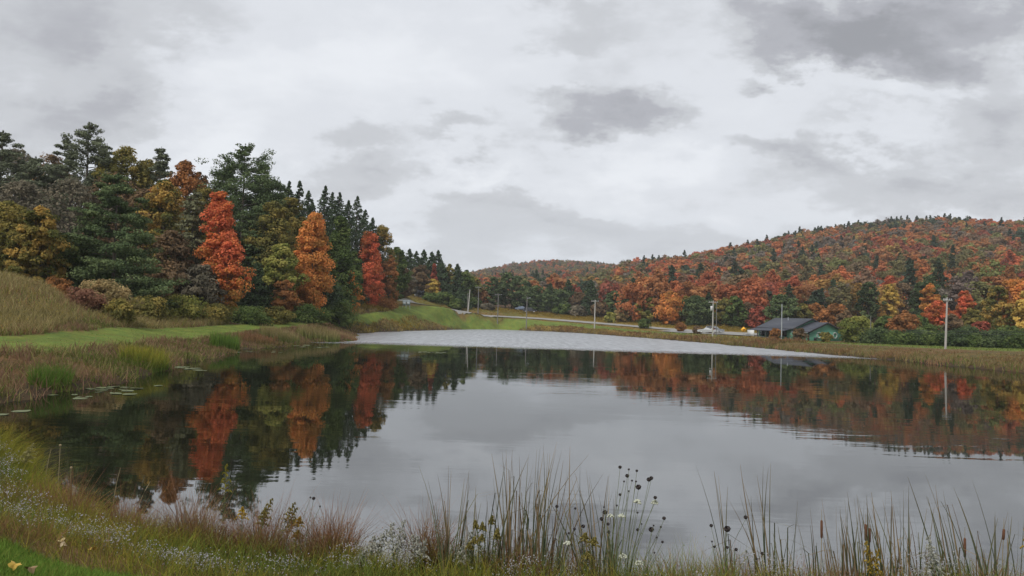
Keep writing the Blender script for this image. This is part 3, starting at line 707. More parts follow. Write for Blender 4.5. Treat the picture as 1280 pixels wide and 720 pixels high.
for i, (tx, ty, D, w, kind, pal, kw) in enumerate(MT):
    con = kind == 'c'
    nm = ('spruce_tree' if pal == 'spruce' else 'pine_tree') if con else ('shrub' if 'bush' in MLAB[i] else 'broadleaf_tree')
    put_tree((tx, ty, D, w, 'con' if con else kind, pal, nm, MLAB[i], 'shrub' if nm == 'shrub' else 'tree', gM, kw))

# small round shrubs in the field and by the building, dark hedge bushes on the right
sh = [(805, 399, 205, 15, 'green', 'dark olive round shrub in the field left of the lone orange tree'), (851, 403, 192, 11, 'rust', 'rusty round shrub in the field below the dark round tree'),
      (872, 408, 186, 10, 'brown', 'brown round shrub just left of the parked white car'), (891, 408, 187, 9, 'crimson', 'dull red shrub at the transformer pole'),
      (969, 411, 150, 14, 'rust', 'small rust brown shrub before the dark porch'), (999, 411, 150, 16, 'brown', 'small brown olive tree before the building corner'),
      (1032, 415, 150, 13, 'olive', 'small olive shrub in front of the green gable')]
for (tx, ty, D, w, pal, lab) in sh:
    put_tree((tx, ty, D, w, 'round', pal, 'shrub', lab, 'shrub', 'ornamental shrubs', dict(nc=50, per=50, ls=.16, base=.12, clump=.22)))
for i, (tx, ty, D, w) in enumerate([(1098, 412, 138, 40), (1122, 416, 134, 34), (1146, 414, 136, 40), (1170, 417, 132, 36), (1196, 414, 130, 40), (1222, 418, 128, 36), (1248, 415, 126, 42), (1272, 418, 124, 40), (1300, 414, 124, 46), (1160, 408, 146, 40), (1210, 410, 142, 44), (1262, 408, 138, 44)]):
    put_tree((tx, ty, D, w, 'round', ['pine', 'green', 'pine', 'green'][i % 4], 'shrub',
              ['dark green bush beside the yellow green round tree', 'second bush of the dark hedge on the right', 'dark bush left of the tall right pole', 'bush at the foot of the tall right pole', 'bush just right of the tall right pole', 'bush of the hedge under the small crimson tree', 'wide bush of the hedge near the right border', 'hedge bush at the right border', 'hedge bush past the right border', 'taller bush behind the tall right pole', 'taller bush behind the hedge right of the pole', 'taller bush behind the hedge near the right border'][i],
              'shrub', 'hedge bushes on the right bank', dict(nc=70, per=70, ls=.17, base=.0, clump=.22)))

# ------------------------------------------------------------ hillside trees
def merged(kind, H, Wd, pal, name, **kw):
    cols = [(.82, .82, .82), (1, 1, 1), (1.2, 1.2, 1.2)] if pal is None else PAL[pal]
    if kind == 'c': V, F, col, tm = conifer(H, Wd, cols=cols, **kw)
    else: V, F, col, tm = broadleaf(H, Wd, shape=kind, cols=cols, **kw)
    TV, TF = np.vstack(tm.V), np.vstack(tm.F)
    o = mesh_np(name, np.vstack([V, TV]), np.vstack([F, TF+len(V)]), None, None, np.vstack([col, np.full((len(TF), 3), .5)]),
                mats=[M_LEAF, M_BARK], midx=[0]*len(F)+[1]*len(TF))
    return o
HP = [merged('round', 14, 11, None, 'broadleaf_tree', nc=46, per=38, ls=.48, base=.12, clump=.2, limbs=5), merged('oval', 16, 10, None, 'broadleaf_tree', nc=46, per=38, ls=.48, base=.1, clump=.2, limbs=5),
      merged('round', 13, 12, None, 'broadleaf_tree', nc=40, per=40, ls=.5, base=.1, clump=.2, limbs=5), merged('oval', 15, 9, None, 'broadleaf_tree', nc=40, per=42, ls=.48, base=.05, clump=.2, limbs=5)]
HC = [merged('c', 17, 8.5, None, 'evergreen_tree', levels=16, nb=7, per=26, ls=.55, droop=.15, power=.6, pad=.25, rag=.3), merged('round', 15, 9, None, 'evergreen_tree', nc=40, per=36, ls=.5, base=.05, limbs=4)]
HCOL = [('scarlet', (.40, .115, .05), 8), ('bright orange', (.43, .16, .055), 9), ('rust orange', (.33, .145, .055), 19), ('crimson', (.29, .09, .055), 7), ('golden', (.34, .22, .06), 4), ('olive', (.17, .15, .06), 17),
        ('lime', (.20, .20, .07), 6), ('brown', (.21, .135, .08), 14), ('grey brown', (.17, .14, .11), 10), ('dark evergreen', (.06, .085, .05), 11)]
HCOL = [(a, tuple((np.array(b)*.94+.06*(np.array(b)@np.array([.35, .5, .15]))*1.25)*1.14), c) for a, b, c in HCOL]
wts = np.array([c[2] for c in HCOL], float)
def hillpoints(n, ymin, ymax, pmin, pmax, mind):
    pts = []; cell = {}
    tries = 0
    while len(pts) < n and tries < n*25:
        tries += 1
        D = math.sqrt(random.uniform(ymin**2, ymax**2)); X = wx(random.uniform(pmin, pmax), D)
        k = (int(X//mind), int(D//mind)); bad = False
        for a in (-1, 0, 1):
            for b in (-1, 0, 1):
                for q in cell.get((k[0]+a, k[1]+b), ()):
                    if (q[0]-X)**2+(q[1]-D)**2 < mind*mind: bad = True
        if bad: continue
        cell.setdefault(k, []).append((X, D)); pts.append((X, D))
    return np.array(pts)
def hue_at(X, Y):
    w = wts.copy()
    s = math.sin(X*.021+1.3)*math.sin(Y*.017+.4)
    w[:4] *= 1+1.0*max(0, s)*1.5; w[5:9] *= 1+1.2*max(0, -s)
    ridge = Y > 600
    cell = random.Random(int(X//22)*7919+int(Y//26)*104729); fav = cell.choices(range(len(w)), list(wts))[0]; w[fav] += w.sum()*.8
    if ridge: w[9] *= 3.0; w[5] *= 2
    if Y > 610 and .33 < X/Y < .62: w[9] *= (25 if Y > 645 else 4)
    if X/Y < .17: w[:2] *= .7; w[5] *= 1.8; w[3] *= 1.3; w[8] *= 1.5
    return w/w.sum()
FP1 = hillpoints(900, 238, 400, 655, 1330, 7.5)
FP1 = FP1[np.argsort(FP1[:, 1]+np.where(FP1[:, 0]/FP1[:, 1] < .16, 120, 0))]
FP1 = FP1[[not (y < 285 and x/y < .16) for x, y in FP1]]
gz1 = ground_z(FP1[:, 0], FP1[:, 1])
indiv = FP1[:290]; rest = FP1[290:]
used = set(); HL = []; HXY = []
for (X, Y), gz in zip(indiv, gz1[:290]):
    ci = rng.choice(len(HCOL), p=hue_at(X, Y)); nm, colr, _ = HCOL[ci]
    protos = HC if nm == 'dark evergreen' else HP
    pi = random.randrange(len(protos)); src = protos[pi]; key = (nm == 'dark evergreen', pi)
    if key in used: o = src.copy(); COL.objects.link(o)
    else: o = src; used.add(key)
    s = random.uniform(.72, 1.08); o.location = (X, Y, gz-.3); o.scale = (s*random.uniform(.9, 1.15),)*2+(s*random.uniform(.85, 1.1),)
    o.rotation_euler = (0, 0, random.uniform(0, 6.28))
    j = np.array(colr)*rng.uniform(.88, 1.15)*rng.uniform(.92, 1.08, 3); o.color = (*j, 1)
    px = 640+X/Y*FPX
    where = ('above the dark pine grove' if px < 760 else 'above the field' if px < 830 else 'behind the lone orange tree' if px < 870 else 'above the parked car' if px < 930 else
             'above the porch roof' if px < 990 else 'above the green gable' if px < 1055 else 'above the lime round tree' if px < 1115 else 'left of the tall right pole' if px < 1180 else 'right of the tall right pole' if px < 1240 else 'by the right border')
    band = 'at the hill foot' if Y < 275 else 'low on the hill' if Y < 315 else 'partway uphill' if Y < 350 else 'halfway uphill'
    size = 'small' if s < .84 else 'large' if s > .97 else 'mid sized'
    HL.append([o, size, nm, band, where, px, pix(px, 400, Y).z])
    HXY.append((X, Y))
HXY = np.array(HXY); labs = {}
for i, h_ in enumerate(HL):
    d = np.hypot(HXY[:, 0]-HXY[i, 0], HXY[:, 1]-HXY[i, 1]); d[i] = 1e9; nb_ = HL[int(d.argmin())]
    h_.append(f'{h_[1]} {h_[2]} by {"its like" if nb_[2] == h_[2] else nb_[2]}, {h_[3]} {h_[4]}'); labs.setdefault(h_[-1], []).append(h_)
for lb, L_ in labs.items():
    L_.sort(key=lambda q: q[5])
    for k_, h_ in enumerate(L_):
        l2 = lb if len(L_) == 1 else ['leftmost', 'next', 'third', 'fourth', 'fifth'][min(k_, 4)]+' '+lb
        l2 = l2 if len(l2.split()) <= 16 else ' '.join(l2.replace('mid sized ', '').replace('large ', '').replace('small ', '').split()[:16])
        tag(h_[0], l2.replace('mid sized ', '').replace('yellow green round tree', 'lime round tree').replace('dark pine grove', 'pine grove') if len(l2.split()) > 16 else l2, 'tree', 'individual trees on the right hillside')
# the far woods: one mass
LP = []
def lowtree(kind):
    if kind == 'c': V, F, col, _ = conifer(15, 8, cols=[(.8,)*3, (1,)*3, (1.2,)*3], levels=9, nb=6, per=8, ls=.95, droop=.15, power=.65, pad=.25, rag=.3)
    else: V, F, col, _ = broadleaf(13, 11, shape=kind, cols=[(.8,)*3, (1,)*3, (1.2,)*3], nc=20, per=14, ls=.95, base=.1, limbs=1, clump=.21)
    return V.reshape(-1, 4, 3), col
LP = [lowtree('round'), lowtree('oval'), lowtree('round'), lowtree('c')]
def forest(pts, name, label, sc=(.7, 1.05)):
    Vs, Cs = [], []; gz = ground_z(pts[:, 0], pts[:, 1])
    for (X, Y), g_ in zip(pts, gz):
        ci = rng.choice(len(HCOL), p=hue_at(X, Y)); colr = HCOL[ci][1]
        V, col = LP[3] if ci == 9 and random.random() < .6 else LP[random.randrange(3)]
        a = random.uniform(0, 6.28); s = random.uniform(*sc); c, sn = math.cos(a)*s, math.sin(a)*s
        Rm = np.array([[c, sn, 0], [-sn, c, 0], [0, 0, s*random.uniform(.85, 1.1)]])
        Vs.append(V@Rm+np.array([X, Y, g_-.3])); Cs.append((col*.6+.4)*np.array(colr)*random.uniform(.88, 1.15))
    V = np.concatenate(Vs).reshape(-1, 3); F = np.arange(len(V)).reshape(-1, 4)
    o = mesh_np(name, V, F, M_LEAF, None, np.concatenate(Cs)); o.color = (1, 1, 1, 1)
    return stuff(o, label, 'woodland')
hf = np.vstack([rest, hillpoints(4200, 400, 700, 775, 1340, 6.2)])
forest(hf, 'hillside_woodland', 'autumn woodland covering the upper slope and ridge of the right hill', (.62, 1.0))
ff = hillpoints(3600, 400, 1190, 545, 830, 7.5)
forest(ff, 'distant_woodland', 'dull red and green woodland on the far low hill behind the saddle', (.42, .7))
# left rising ground behind the wood
fl = hillpoints(420, 135, 420, -60, 500, 7.5)
def keep(x, y):
    p = 640+x/y*FPX
    return y > 175 and p < 430 and not (p > 360 and y < 230)
fl = np.array([q for q in fl if keep(*q)])
_w = wts.copy(); wts = np.array([0, .3, 1, 0, 0, 5, 2, 8, 8, 14], float)
def fl_h(pts):
    # keep these trees below the skyline made by the individually built trees
    gz = ground_z(pts[:, 0], pts[:, 1]); px = 640+pts[:, 0]/pts[:, 1]*FPX
    lim = np.interp(px, [0, 100, 200, 300, 400, 450, 500], [215, 215, 230, 250, 285, 310, 345])
    zt = np.array([pix(a, b, d).z for a, b, d in zip(px, lim, pts[:, 1])])
    return pts[(gz+12.5) < zt]
forest(fl_h(fl), 'wooded_rise', 'dark mixed woodland deep behind the left tree edge', (.7, .95))
wts = _w

# ------------------------------------------------------------ grass & reeds
def blades(P, h, w, lean=.25, segs=3, cols=None, tips=None, bend=.3, dirn=None, name='blades'):
    n = len(P); h = h*np.ones(n); w = w*np.ones(n)
    th = rng.uniform(0, 2*math.pi, n); ld = np.stack([np.cos(th), np.sin(th), np.zeros(n)], -1)
    if dirn is not None: ld = unit(ld*.7+np.array(dirn)); ld[:, 2] = 0
    fa = rng.uniform(0, 2*math.pi, n); side = np.stack([np.cos(fa), np.sin(fa), np.zeros(n)], -1)*w[:, None]*.5
    ln = np.abs(rng.normal(0, lean, n)); bd = np.abs(rng.normal(0, bend, n))
    rows = []
    for k in range(segs+1):
        f = k/segs
        c = P+ld*(h*(ln*f+bd*f*f))[:, None]+np.array([0, 0, 1])*(h*(f-.35*bd*f*f))[:, None]
        ws = side*(1-f**1.6*.92)
        rows.append(c-ws); rows.append(c+ws)
    V = np.stack(rows, 1).reshape(-1, 3); m = 2*(segs+1)
    base = np.arange(n)[:, None, None]*m; k = np.arange(segs)[None, :, None]*2
    F = (base+k+np.array([0, 1, 3, 2])[None, None]).reshape(-1, 4)
    cb = lerp_cols(cols, rng.uniform(0, 1, n)); ct = cb if tips is None else lerp_cols(tips, rng.uniform(0, 1, n))
    f = ((np.arange(segs)+.5)/segs)[None, :, None]
    col = (cb[:, None]*(1-f)+ct[:, None]*f)*rng.uniform(.75, 1.25, (n, 1, 1))
    return V, F, col.reshape(-1, 3)
class Acc:
    def __init__(s): s.V, s.F, s.C, s.n = [], [], [], 0
    def add(s, V, F, Cc): s.V.append(V); s.F.append(F+s.n); s.C.append(Cc); s.n += len(V)
    def build(s, name, mat=None, parent=None):
        o = mesh_np(name, np.vstack(s.V), np.vstack(s.F), mat or M_BLADE, parent, np.vstack(s.C)); o.color = (1, 1, 1, 1); return o
def onground(X, Y, dz=0): return np.stack([X, Y, ground_z(X, Y)+dz], -1)
def scatter(n, pmin, pmax, dmin, dmax, cond=None, clump=0):
    D = np.sqrt(rng.uniform(dmin**2, dmax**2, n)); X = wx(rng.uniform(pmin, pmax, n), D)
    if clump:
        m = n//clump+1; idx = rng.integers(0, m, n); r_ = rng.normal(0, .22, (n, 2)); X = X[idx]+r_[:, 0]; D = D[idx]+r_[:, 1]
    if cond is not None:
        k = cond(X, D); X, D = X[k], D[k]
    return X, D
def nfield(X, Y, s, ph=0): return .5+.5*np.sin(X*s+ph+1.7*np.sin(Y*s*.8+ph))*np.sin(Y*s*1.1+ph*2+1.3*np.sin(X*s*.7))
G_RED = [(.16, .07, .045), (.24, .11, .065), (.30, .16, .09)]; G_TAN = [(.22, .16, .08), (.30, .22, .11), (.36, .27, .14)]
G_GRN = [(.06, .10, .02), (.10, .16, .03), (.15, .21, .04)]; G_YEL = [(.18, .20, .03), (.30, .26, .04), (.36, .27, .05)]
G_BRN = [(.15, .085, .05), (.21, .125, .08), (.27, .17, .11)]; G_STR = [(.26, .22, .09), (.34, .28, .12), (.40, .32, .16)]; G_OLV = [(.09, .09, .03), (.14, .13, .04), (.19, .16, .05)]; G_LAWN = [(.075, .135, .025), (.11, .185, .035), (.15, .23, .05)]
G_GOLD = [(.20, .15, .03), (.32, .21, .035), (.38, .24, .04)]

def flecks(P, h, size, cols, frac):
    m = rng.uniform(0, 1, len(P)) < frac; q = P[m]+rng.normal(0, .12, (m.sum(), 3)); q[:, 2] = P[m][:, 2]+(h[m] if np.ndim(h) else h)*rng.uniform(.45, 1.0, m.sum())
    V, F = leaf_quads(q, rnd_dir(len(q)), size*rng.uniform(.6, 1.4, len(q)), .6); ac.add(V, F, lerp_cols(cols, rng.uniform(0, 1, len(q))))
# left shore belt of rough grasses, 26..95 m
ac = Acc()
def belt(X, Y): s = sdist(X, Y); return (s > -.25) & (s < 6.5+Y*.045) & ~in_poly(X, Y, LAWN)
X, Y = scatter(210000, -120, 470, 21, 125, belt, 7)
k = nfield(X, Y, .22, 1.0); P = onground(X, Y, -.03); s = sdist(X, Y)
sel = k+rng.normal(0, .12, len(X))
hs = rng.uniform(.35, .95, len(X))*np.interp(Y, [25, 45, 60, 120], [.8, .75, .5, .5])
for lo, hi_, c1, c2, hm in [(-1, .26, G_OLV, G_BRN, 1.0), (.26, .5, G_GRN, G_OLV, .7), (.5, .68, G_BRN, G_BRN, 1.15), (.68, .85, G_OLV, G_STR, .9), (.85, 2, G_OLV, G_GRN, .8)]:
    m = (sel >= lo) & (sel < hi_)
    ac.add(*blades(P[m], hs[m]*hm, .012+.0008*Y[m], .32, 3, c1, c2))
k_ = sel > .5
flecks(P[k_], hs[k_], .03, G_BRN, .8); flecks(P[~k_], hs[~k_]*.8, .03, G_OLV+G_GRN+G_STR, .6)
stuff(ac.build('shore_grass'), 'rough rusty and olive grasses along the left shore of the pond', 'tall grass')
# bright clump, reed stands on the left shore
def clump_grass(px, D, wpx, dpt, n, h, w, c1, c2, name, label, lean=.15, bend=.15, cat='grass clump'):
    cx, cy = wx(px, D), D
    r = np.sqrt(rng.uniform(0, 1, n)); a = rng.uniform(0, 6.28, n)
    X = cx+r*np.cos(a)*wpx/FPX*D/2; Y = cy+r*np.sin(a)*dpt
    P = onground(X, Y, -.05); P[:, 2] = np.maximum(P[:, 2], -.05)
    root_z = float(P[:, 2].mean()); base = np.array([cx, cy, root_z])
    V, F, cc = blades(P-base, h*rng.uniform(.6, 1.05, n), w, lean, 4, c1, c2, bend)
    o = mesh_np(name, V, F, M_BLADE, None, cc); o.color = (1, 1, 1, 1); o.location = base
    return tag(o, label, cat)
clump_grass(185, 41.5, 50, 1.6, 1200, 1.2, .035, G_LAWN, G_YEL, 'sedge_clump', 'bright yellow green sedge clump at the edge of the left shore', .22, .25)
clump_grass(284, 64.5, 34, 1.6, 800, 1.5, .045, G_GRN, G_LAWN, 'reed_clump', 'bright green reed clump before the scarlet maple on the shore', .12, .1)
clump_grass(352, 80, 50, 2.2, 1000, 1.6, .06, G_GRN, G_TAN, 'reed_stand', 'tall green and tan reed stand on the left shore point', .08, .1)
clump_grass(400, 92, 54, 2.4, 900, 1.4, .06, G_GRN, G_TAN, 'reed_stand', 'reed stand with tan tips at the very tip of the left shore point', .1, .1)
clump_grass(325, 74, 50, 2.0, 600, 1.0, .06, G_OLV, G_RED, 'reed_stand', 'low reddish reed stand left of the tall reeds on the point', .12, .15)
clump_grass(70, 30.8, 40, 1.0, 500, .9, .03, G_GRN, G_LAWN, 'sedge_clump', 'small green sedge clump low on the near left shore', .3, .3)
clump_grass(430, 97, 36, 2.0, 500, .9, .06, G_RED, G_TAN, 'reed_stand', 'short rusty reed stand at the right foot of the shore point', .12, .15)

# meadow mound on the left
ac = Acc()
X, Y = scatter(90000, -160, 300, 43, 92, lambda X, Y: ~in_poly(X, Y, LAWN) & (sdist(X, Y) > 9), 6)
P = onground(X, Y, -.03); k = nfield(X, Y, .16, 2.0)+rng.normal(0, .14, len(X))
for lo, hi_, c1, c2 in [(-1, .3, G_OLV, G_STR), (.3, .5, G_STR, G_STR), (.5, .62, G_RED, G_TAN), (.62, .85, G_GRN, G_STR), (.85, 3, G_YEL, G_YEL)]:
    m = (k >= lo) & (k < hi_); ac.add(*blades(P[m], rng.uniform(.25, 1.0, m.sum()), .04, .35, 3, c1, c2))
k2 = nfield(P[:, 0], P[:, 1], .5, 1.2)
flecks(P[k2 > .6], .7, .05, [(.30, .24, .05), (.36, .26, .06), (.2, .18, .07)], .45); flecks(P[k2 < .25], .6, .05, G_RED+G_OLV, .4)
stuff(ac.build('meadow_grass'), 'tall tan meadow grass on the bank at the left edge', 'tall grass')
# far shore rough ground and goldenrod
ac = Acc()
def farok(X, Y): s = sdist(X, Y); return (s > -.2) & ~in_poly(X, Y, LAWN) & ~in_poly(X, Y, LAWN2)
RP = np.array([(wx(p, d), d) for p, d in ROAD]+[(wx(p, d), d) for p, d in [(838, 196), (880, 187), (930, 178), (985, 172)]])
RPd = []
for a_, b_ in list(zip(RP[:len(ROAD)-1], RP[1:len(ROAD)]))+list(zip(RP[len(ROAD):-1], RP[len(ROAD)+1:])):
    m_ = max(2, int(np.hypot(*(b_-a_))/1.5)); RPd += [a_+(b_-a_)*q/m_ for q in range(m_+1)]
RPd = np.array(RPd)
def roaddist(X, Y):
    out = np.empty(len(X))
    for i in range(0, len(X), 8000): out[i:i+8000] = np.min(np.hypot(X[i:i+8000, None]-RPd[None, :, 0], Y[i:i+8000, None]-RPd[None, :, 1]), axis=1)
    return out
for (n, p0, p1, d0, d1) in [(90000, 435, 760, 128, 262), (60000, 700, 1010, 118, 262)]:
    X, Y = scatter(n, p0, p1, d0, d1, farok, 5); rd_ = roaddist(X, Y); m = rd_ > 3.6; X, Y, rd_ = X[m], Y[m], rd_[m]
    P = onground(X, Y, -.05); s = sdist(X, Y); k = nfield(X, Y, .09, .6)+rng.normal(0, .12, len(X))+np.clip((s-8)/60, 0, .35)
    for lo, hi_, c1, c2 in [(-1, .33, G_OLV, G_RED), (.33, .58, G_OLV, G_TAN), (.58, 3, G_OLV, G_GOLD)]:
        m = (k >= lo) & (k < hi_); flecks(P[m], .95*np.clip((rd_[m]-4)/25, .12, 1), .13, [c2[0], c2[1], (.2, .17, .05)], .35); ac.add(*blades(P[m], rng.uniform(.35, .95, m.sum())*np.clip((rd_[m]-4)/25, .12, 1), .09+.0006*Y[m], .3, 2, c1, c2))
stuff(ac.build('goldenrod_field'), 'fading goldenrod and brown weeds between the pond and the road', 'field plants')
# right bank
ac = Acc()
X, Y = scatter(75000, 880, 1330, 62, 160, lambda X, Y: (sdist(X, Y) > -.3) & (sdist(X, Y) < 7.5) & ~in_poly(X, Y, LAWN2), 6)
P = onground(X, Y, -.05); k = nfield(X, Y, .3, .2)+rng.normal(0, .15, len(X))
for lo, hi_, c1, c2 in [(-1, .3, G_OLV, G_RED), (.3, .6, G_OLV, G_TAN), (.6, .8, G_GRN, G_OLV), (.8, 3, G_RED, G_TAN)]:
    m = (k >= lo) & (k < hi_); ac.add(*blades(P[m], rng.uniform(.25, .75, m.sum())*np.clip(1.25-sdist(X[m], Y[m])/5, .35, 1.2), .05+.0004*Y[m], .25, 3, c1, c2))
flecks(P, .6, .06, G_RED+G_OLV+G_TAN, .3)
stuff(ac.build('bank_grass'), 'brown and olive reedy grass along the right bank of the pond', 'tall grass')
# right + left lawn tufts
ac = Acc()
X, Y = scatter(60000, -60, 560, 30, 200, lambda X, Y: in_poly(X, Y, LAWN)); ac.add(*blades(onground(X, Y, -.02), rng.uniform(.02, .07, len(X)), .05+.0006*Y, .5, 1, G_LAWN, G_LAWN))
X, Y = scatter(40000, 700, 1320, 90, 230, lambda X, Y: in_poly(X, Y, LAWN2)); ac.add(*blades(onground(X, Y, -.02), rng.uniform(.06, .18, len(X)), .06+.0006*Y, .3, 1, G_LAWN, G_OLV))
stuff(ac.build('lawn_grass'), 'mown green grass strips beyond the pond', 'grass')

# ---------------------------------------------------------------- near bank
ac = Acc()
D = np.sqrt(rng.uniform(3.6**2, 9.5**2, 150000)); X = wx(rng.uniform(-80, 420, 150000), D)
lawnm = near_lawn(X, D); X, D = X[lawnm], D[lawnm]
ac.add(*blades(onground(X, D, -.01), rng.uniform(.03, .085, len(X)), .006, .4, 2, G_LAWN, [(.10, .20, .03), (.14, .24, .04), (.25, .25, .06)]))
stuff(ac.build('near_lawn_grass'), 'short green lawn grass in the bottom left corner', 'grass')
ac = Acc()
def nearband(lo, hi_):
    return lambda X, Y: (sdist(X, Y) > lo) & (sdist(X, Y) < hi_) & (Y < 24)
# mixed low herbage between lawn and water
X, Y = scatter(120000, -90, 1340, 6.2, 19.5, nearband(-.1, 3.6), 5)
k = nfield(X, Y, .9, .4)+rng.normal(0, .15, len(X)); s = sdist(X, Y); P = onground(X, Y, -.02); px = 640+X/Y*FPX
hh = rng.uniform(.14, .42, len(X))*np.clip(1.25-s/7, .4, 1.1)*(1+.45*smooth((px-500)/200)*(.4+nfield(X, Y, 2.3, .9)))
for lo, hi_, c1, c2 in [(-1, .35, G_OLV, G_GRN), (.35, .6, G_GRN, G_YEL), (.6, .8, G_YEL, G_OLV), (.8, 3, G_OLV, G_RED)]:
    m = (k >= lo) & (k < hi_); ac.add(*blades(P[m], hh[m], .007, .4, 3, c1, c2, .35))
flecks(P, hh, .008, [(.09, .12, .03), (.16, .17, .05), (.2, .12, .06), (.3, .25, .1)], .6)
stuff(ac.build('bank_herbage'), 'mixed green and tan grass on the near bank below the lawn', 'grass')
ac = Acc()
# red-brown grass stands: px centre, D, half width m, depth m, n, h
for (px, D, hw, dp, n, h) in [(135, 11.5, .7, .5, 1300, .62), (175, 11.0, .8, .5, 1500, .62), (215, 10.8, .8, .5, 1500, .58), (262, 10.5, .8, .5, 1500, .60), (310, 10.3, .7, .5, 1300, .62), (350, 10.1, .6, .4, 1200, .72), (395, 9.9, .55, .4, 1200, .68),
                             (430, 9.8, .5, .4, 1100, .68), (560, 9.4, .2, .2, 420, .68), (545, 9.3, .16, .15, 260, .7), (690, 8.9, .5, .3, 700, .5), (640, 8.9, .5, .3, 500, .42), (760, 8.8, .6, .3, 600, .42), (880, 8.7, .6, .3, 500, .42), (990, 8.7, .7, .3, 600, .42), (1080, 8.7, .7, .3, 500, .42), (1230, 8.7, .7, .3, 500, .42)]:
    X = wx(px, D)+rng.normal(0, hw*.6, n); Y = D+rng.normal(0, dp*.6, n); m = sdist(X, Y) > -.15; X, Y = X[m], Y[m]
    hv = 1.28*np.clip(.62+.55*nfield(X, Y, 1.9, .7)+.25*np.sin(X*7+Y*3), .3, 1.25); keepm = rng.uniform(0, 1, len(X)) < np.clip(hv, .3, 1); X, Y, hv = X[keepm], Y[keepm], hv[keepm]
    gm = rng.uniform(0, 1, len(X)) < .3
    ac.add(*blades(onground(X, Y, -.03)[~gm], (h*hv*rng.uniform(.45, 1.15, len(X)))[~gm], .008, .24, 4, [(.17, .10, .05), (.13, .12, .04)], G_RED, .35))
    ac.add(*blades(onground(X, Y, -.03)[gm], (.8*h*hv*rng.uniform(.4, 1.1, len(X)))[gm], .009, .35, 4, G_GRN, G_TAN, .5))
    # seed heads: fluffy flecks near tips
    q = len(X)//2; Pp = onground(X[:q], Y[:q]); Pp[:, 2] += h*rng.uniform(.5, .95, q); Pp[:, :2] += rng.normal(0, .08, (q, 2))
    V, F = leaf_quads(Pp, rnd_dir(q), .012, .35); ac.add(V, F, lerp_cols(G_RED, rng.uniform(0, 1, q)))
stuff(ac.build('red_grass'), 'red brown seeding grass along the near shore', 'tall grass')
# yellow green arching grass on the left
ac = Acc()
for (px, D, hw, n, h) in [(15, 15.6, .9, 1400, .85), (45, 14.8, .7, 1100, .7), (-30, 15.4, 1, 1200, .9), (75, 13.3, .5, 700, .45), (75, 12.2, .6, 900, .42), (110, 11.3, .5, 500, .4), (160, 10.0, .6, 350, .4), (120, 10.6, .6, 700, .5), (95, 11.6, .5, 600, .55), (190, 10.2, .4, 350, .45), (235, 10.6, .5, 500, .45), (270, 10.2, .5, 600, .42), (330, 10.0, .5, 450, .42), (450, 9.5, .5, 500, .4), (600, 9.1, .5, 500, .45)]:
    X = wx(px, D)+rng.normal(0, hw*.6, n); Y = D+rng.normal(0, .35, n); m = sdist(X, Y) > -.2; X, Y = X[m], Y[m]
    ac.add(*blades(onground(X, Y, -.03), h*rng.uniform(.5, 1.1, len(X)), .011, .3, 4, G_GRN, G_YEL, .7, dirn=(.5, .1, 0)))
stuff(ac.build('arching_grass'), 'yellow green arching grass at the left edge of the near shore', 'tall grass')
# white asters (uncountable drifts)
ac = Acc()
M_PETAL = leaf_mat('petals', .2)
def asters(X, Y, h, spread=.10, nf=14):
    n = len(X); P = onground(X, Y, -.02)
    ac.add(*blades(P, h, .006, .25, 3, G_OLV, G_OLV, .2))
    Pp = np.repeat(P, nf, 0)+rng.normal(0, 1, (n*nf, 3))*np.array([spread, spread, spread*.45]); Pp[:, 2] += np.repeat(h*.95, nf)
    V, F = leaf_quads(Pp, unit(rnd_dir(n*nf)*.6+np.array([0, -.4, .7])), .0085); ac.add(V, F, lerp_cols([(.26, .25, .27), (.42, .41, .43)], rng.uniform(0, 1, n*nf)))
    V, F = leaf_quads(Pp+rng.normal(0, .04, Pp.shape)-np.array([0, 0, .05]), rnd_dir(n*nf), .012, .4); ac.add(V, F, lerp_cols(G_OLV, rng.uniform(0, 1, n*nf)))
for (px, D, hw, dp, n, h) in [(20, 10.6, 1.0, .7, 70, .5), (60, 9.8, .8, .6, 80, .35), (100, 9.2, .7, .5, 80, .28), (150, 8.7, .6, .4, 70, .22), (195, 8.4, .5, .4, 60, .20), (235, 8.1, .6, .3, 60, .2), (290, 8.3, .5, .3, 40, .2), (5, 13.2, .5, .5, 40, .6), (12, 11.8, .7, .6, 45, .5), (380, 8.9, .4, .3, 40, .25), (470, 9.0, .4, .3, 46, .4), (520, 8.9, .3, .3, 46, .4), (650, 8.5, .3, .2, 40, .38), (720, 8.5, .5, .2, 24, .3), (860, 8.5, .5, .2, 24, .3), (960, 8.6, .3, .2, 46, .5), (1170, 8.8, .3, .2, 46, .6), (1150, 8.6, .3, .2, 24, .45), (1250, 8.6, .3, .2, 24, .35)]:
    X = wx(px, D)+rng.normal(0, hw*.6, n); Y = D+rng.normal(0, dp*.5, n)
    m = rng.uniform(0, 1, n) < .5; X = X[m]; Y = Y[m]; q_ = rng.integers(0, max(1, len(X)//4), len(X)); X = X[q_]+rng.normal(0, .1, len(X)); Y = Y[q_]+rng.normal(0, .1, len(X)); asters(X, Y, h*rng.uniform(.5, 1.15, len(X)), .06)
o = ac.build('white_aster', M_PETAL); stuff(o, 'drifts of small white asters along the near bank', 'wildflowers')

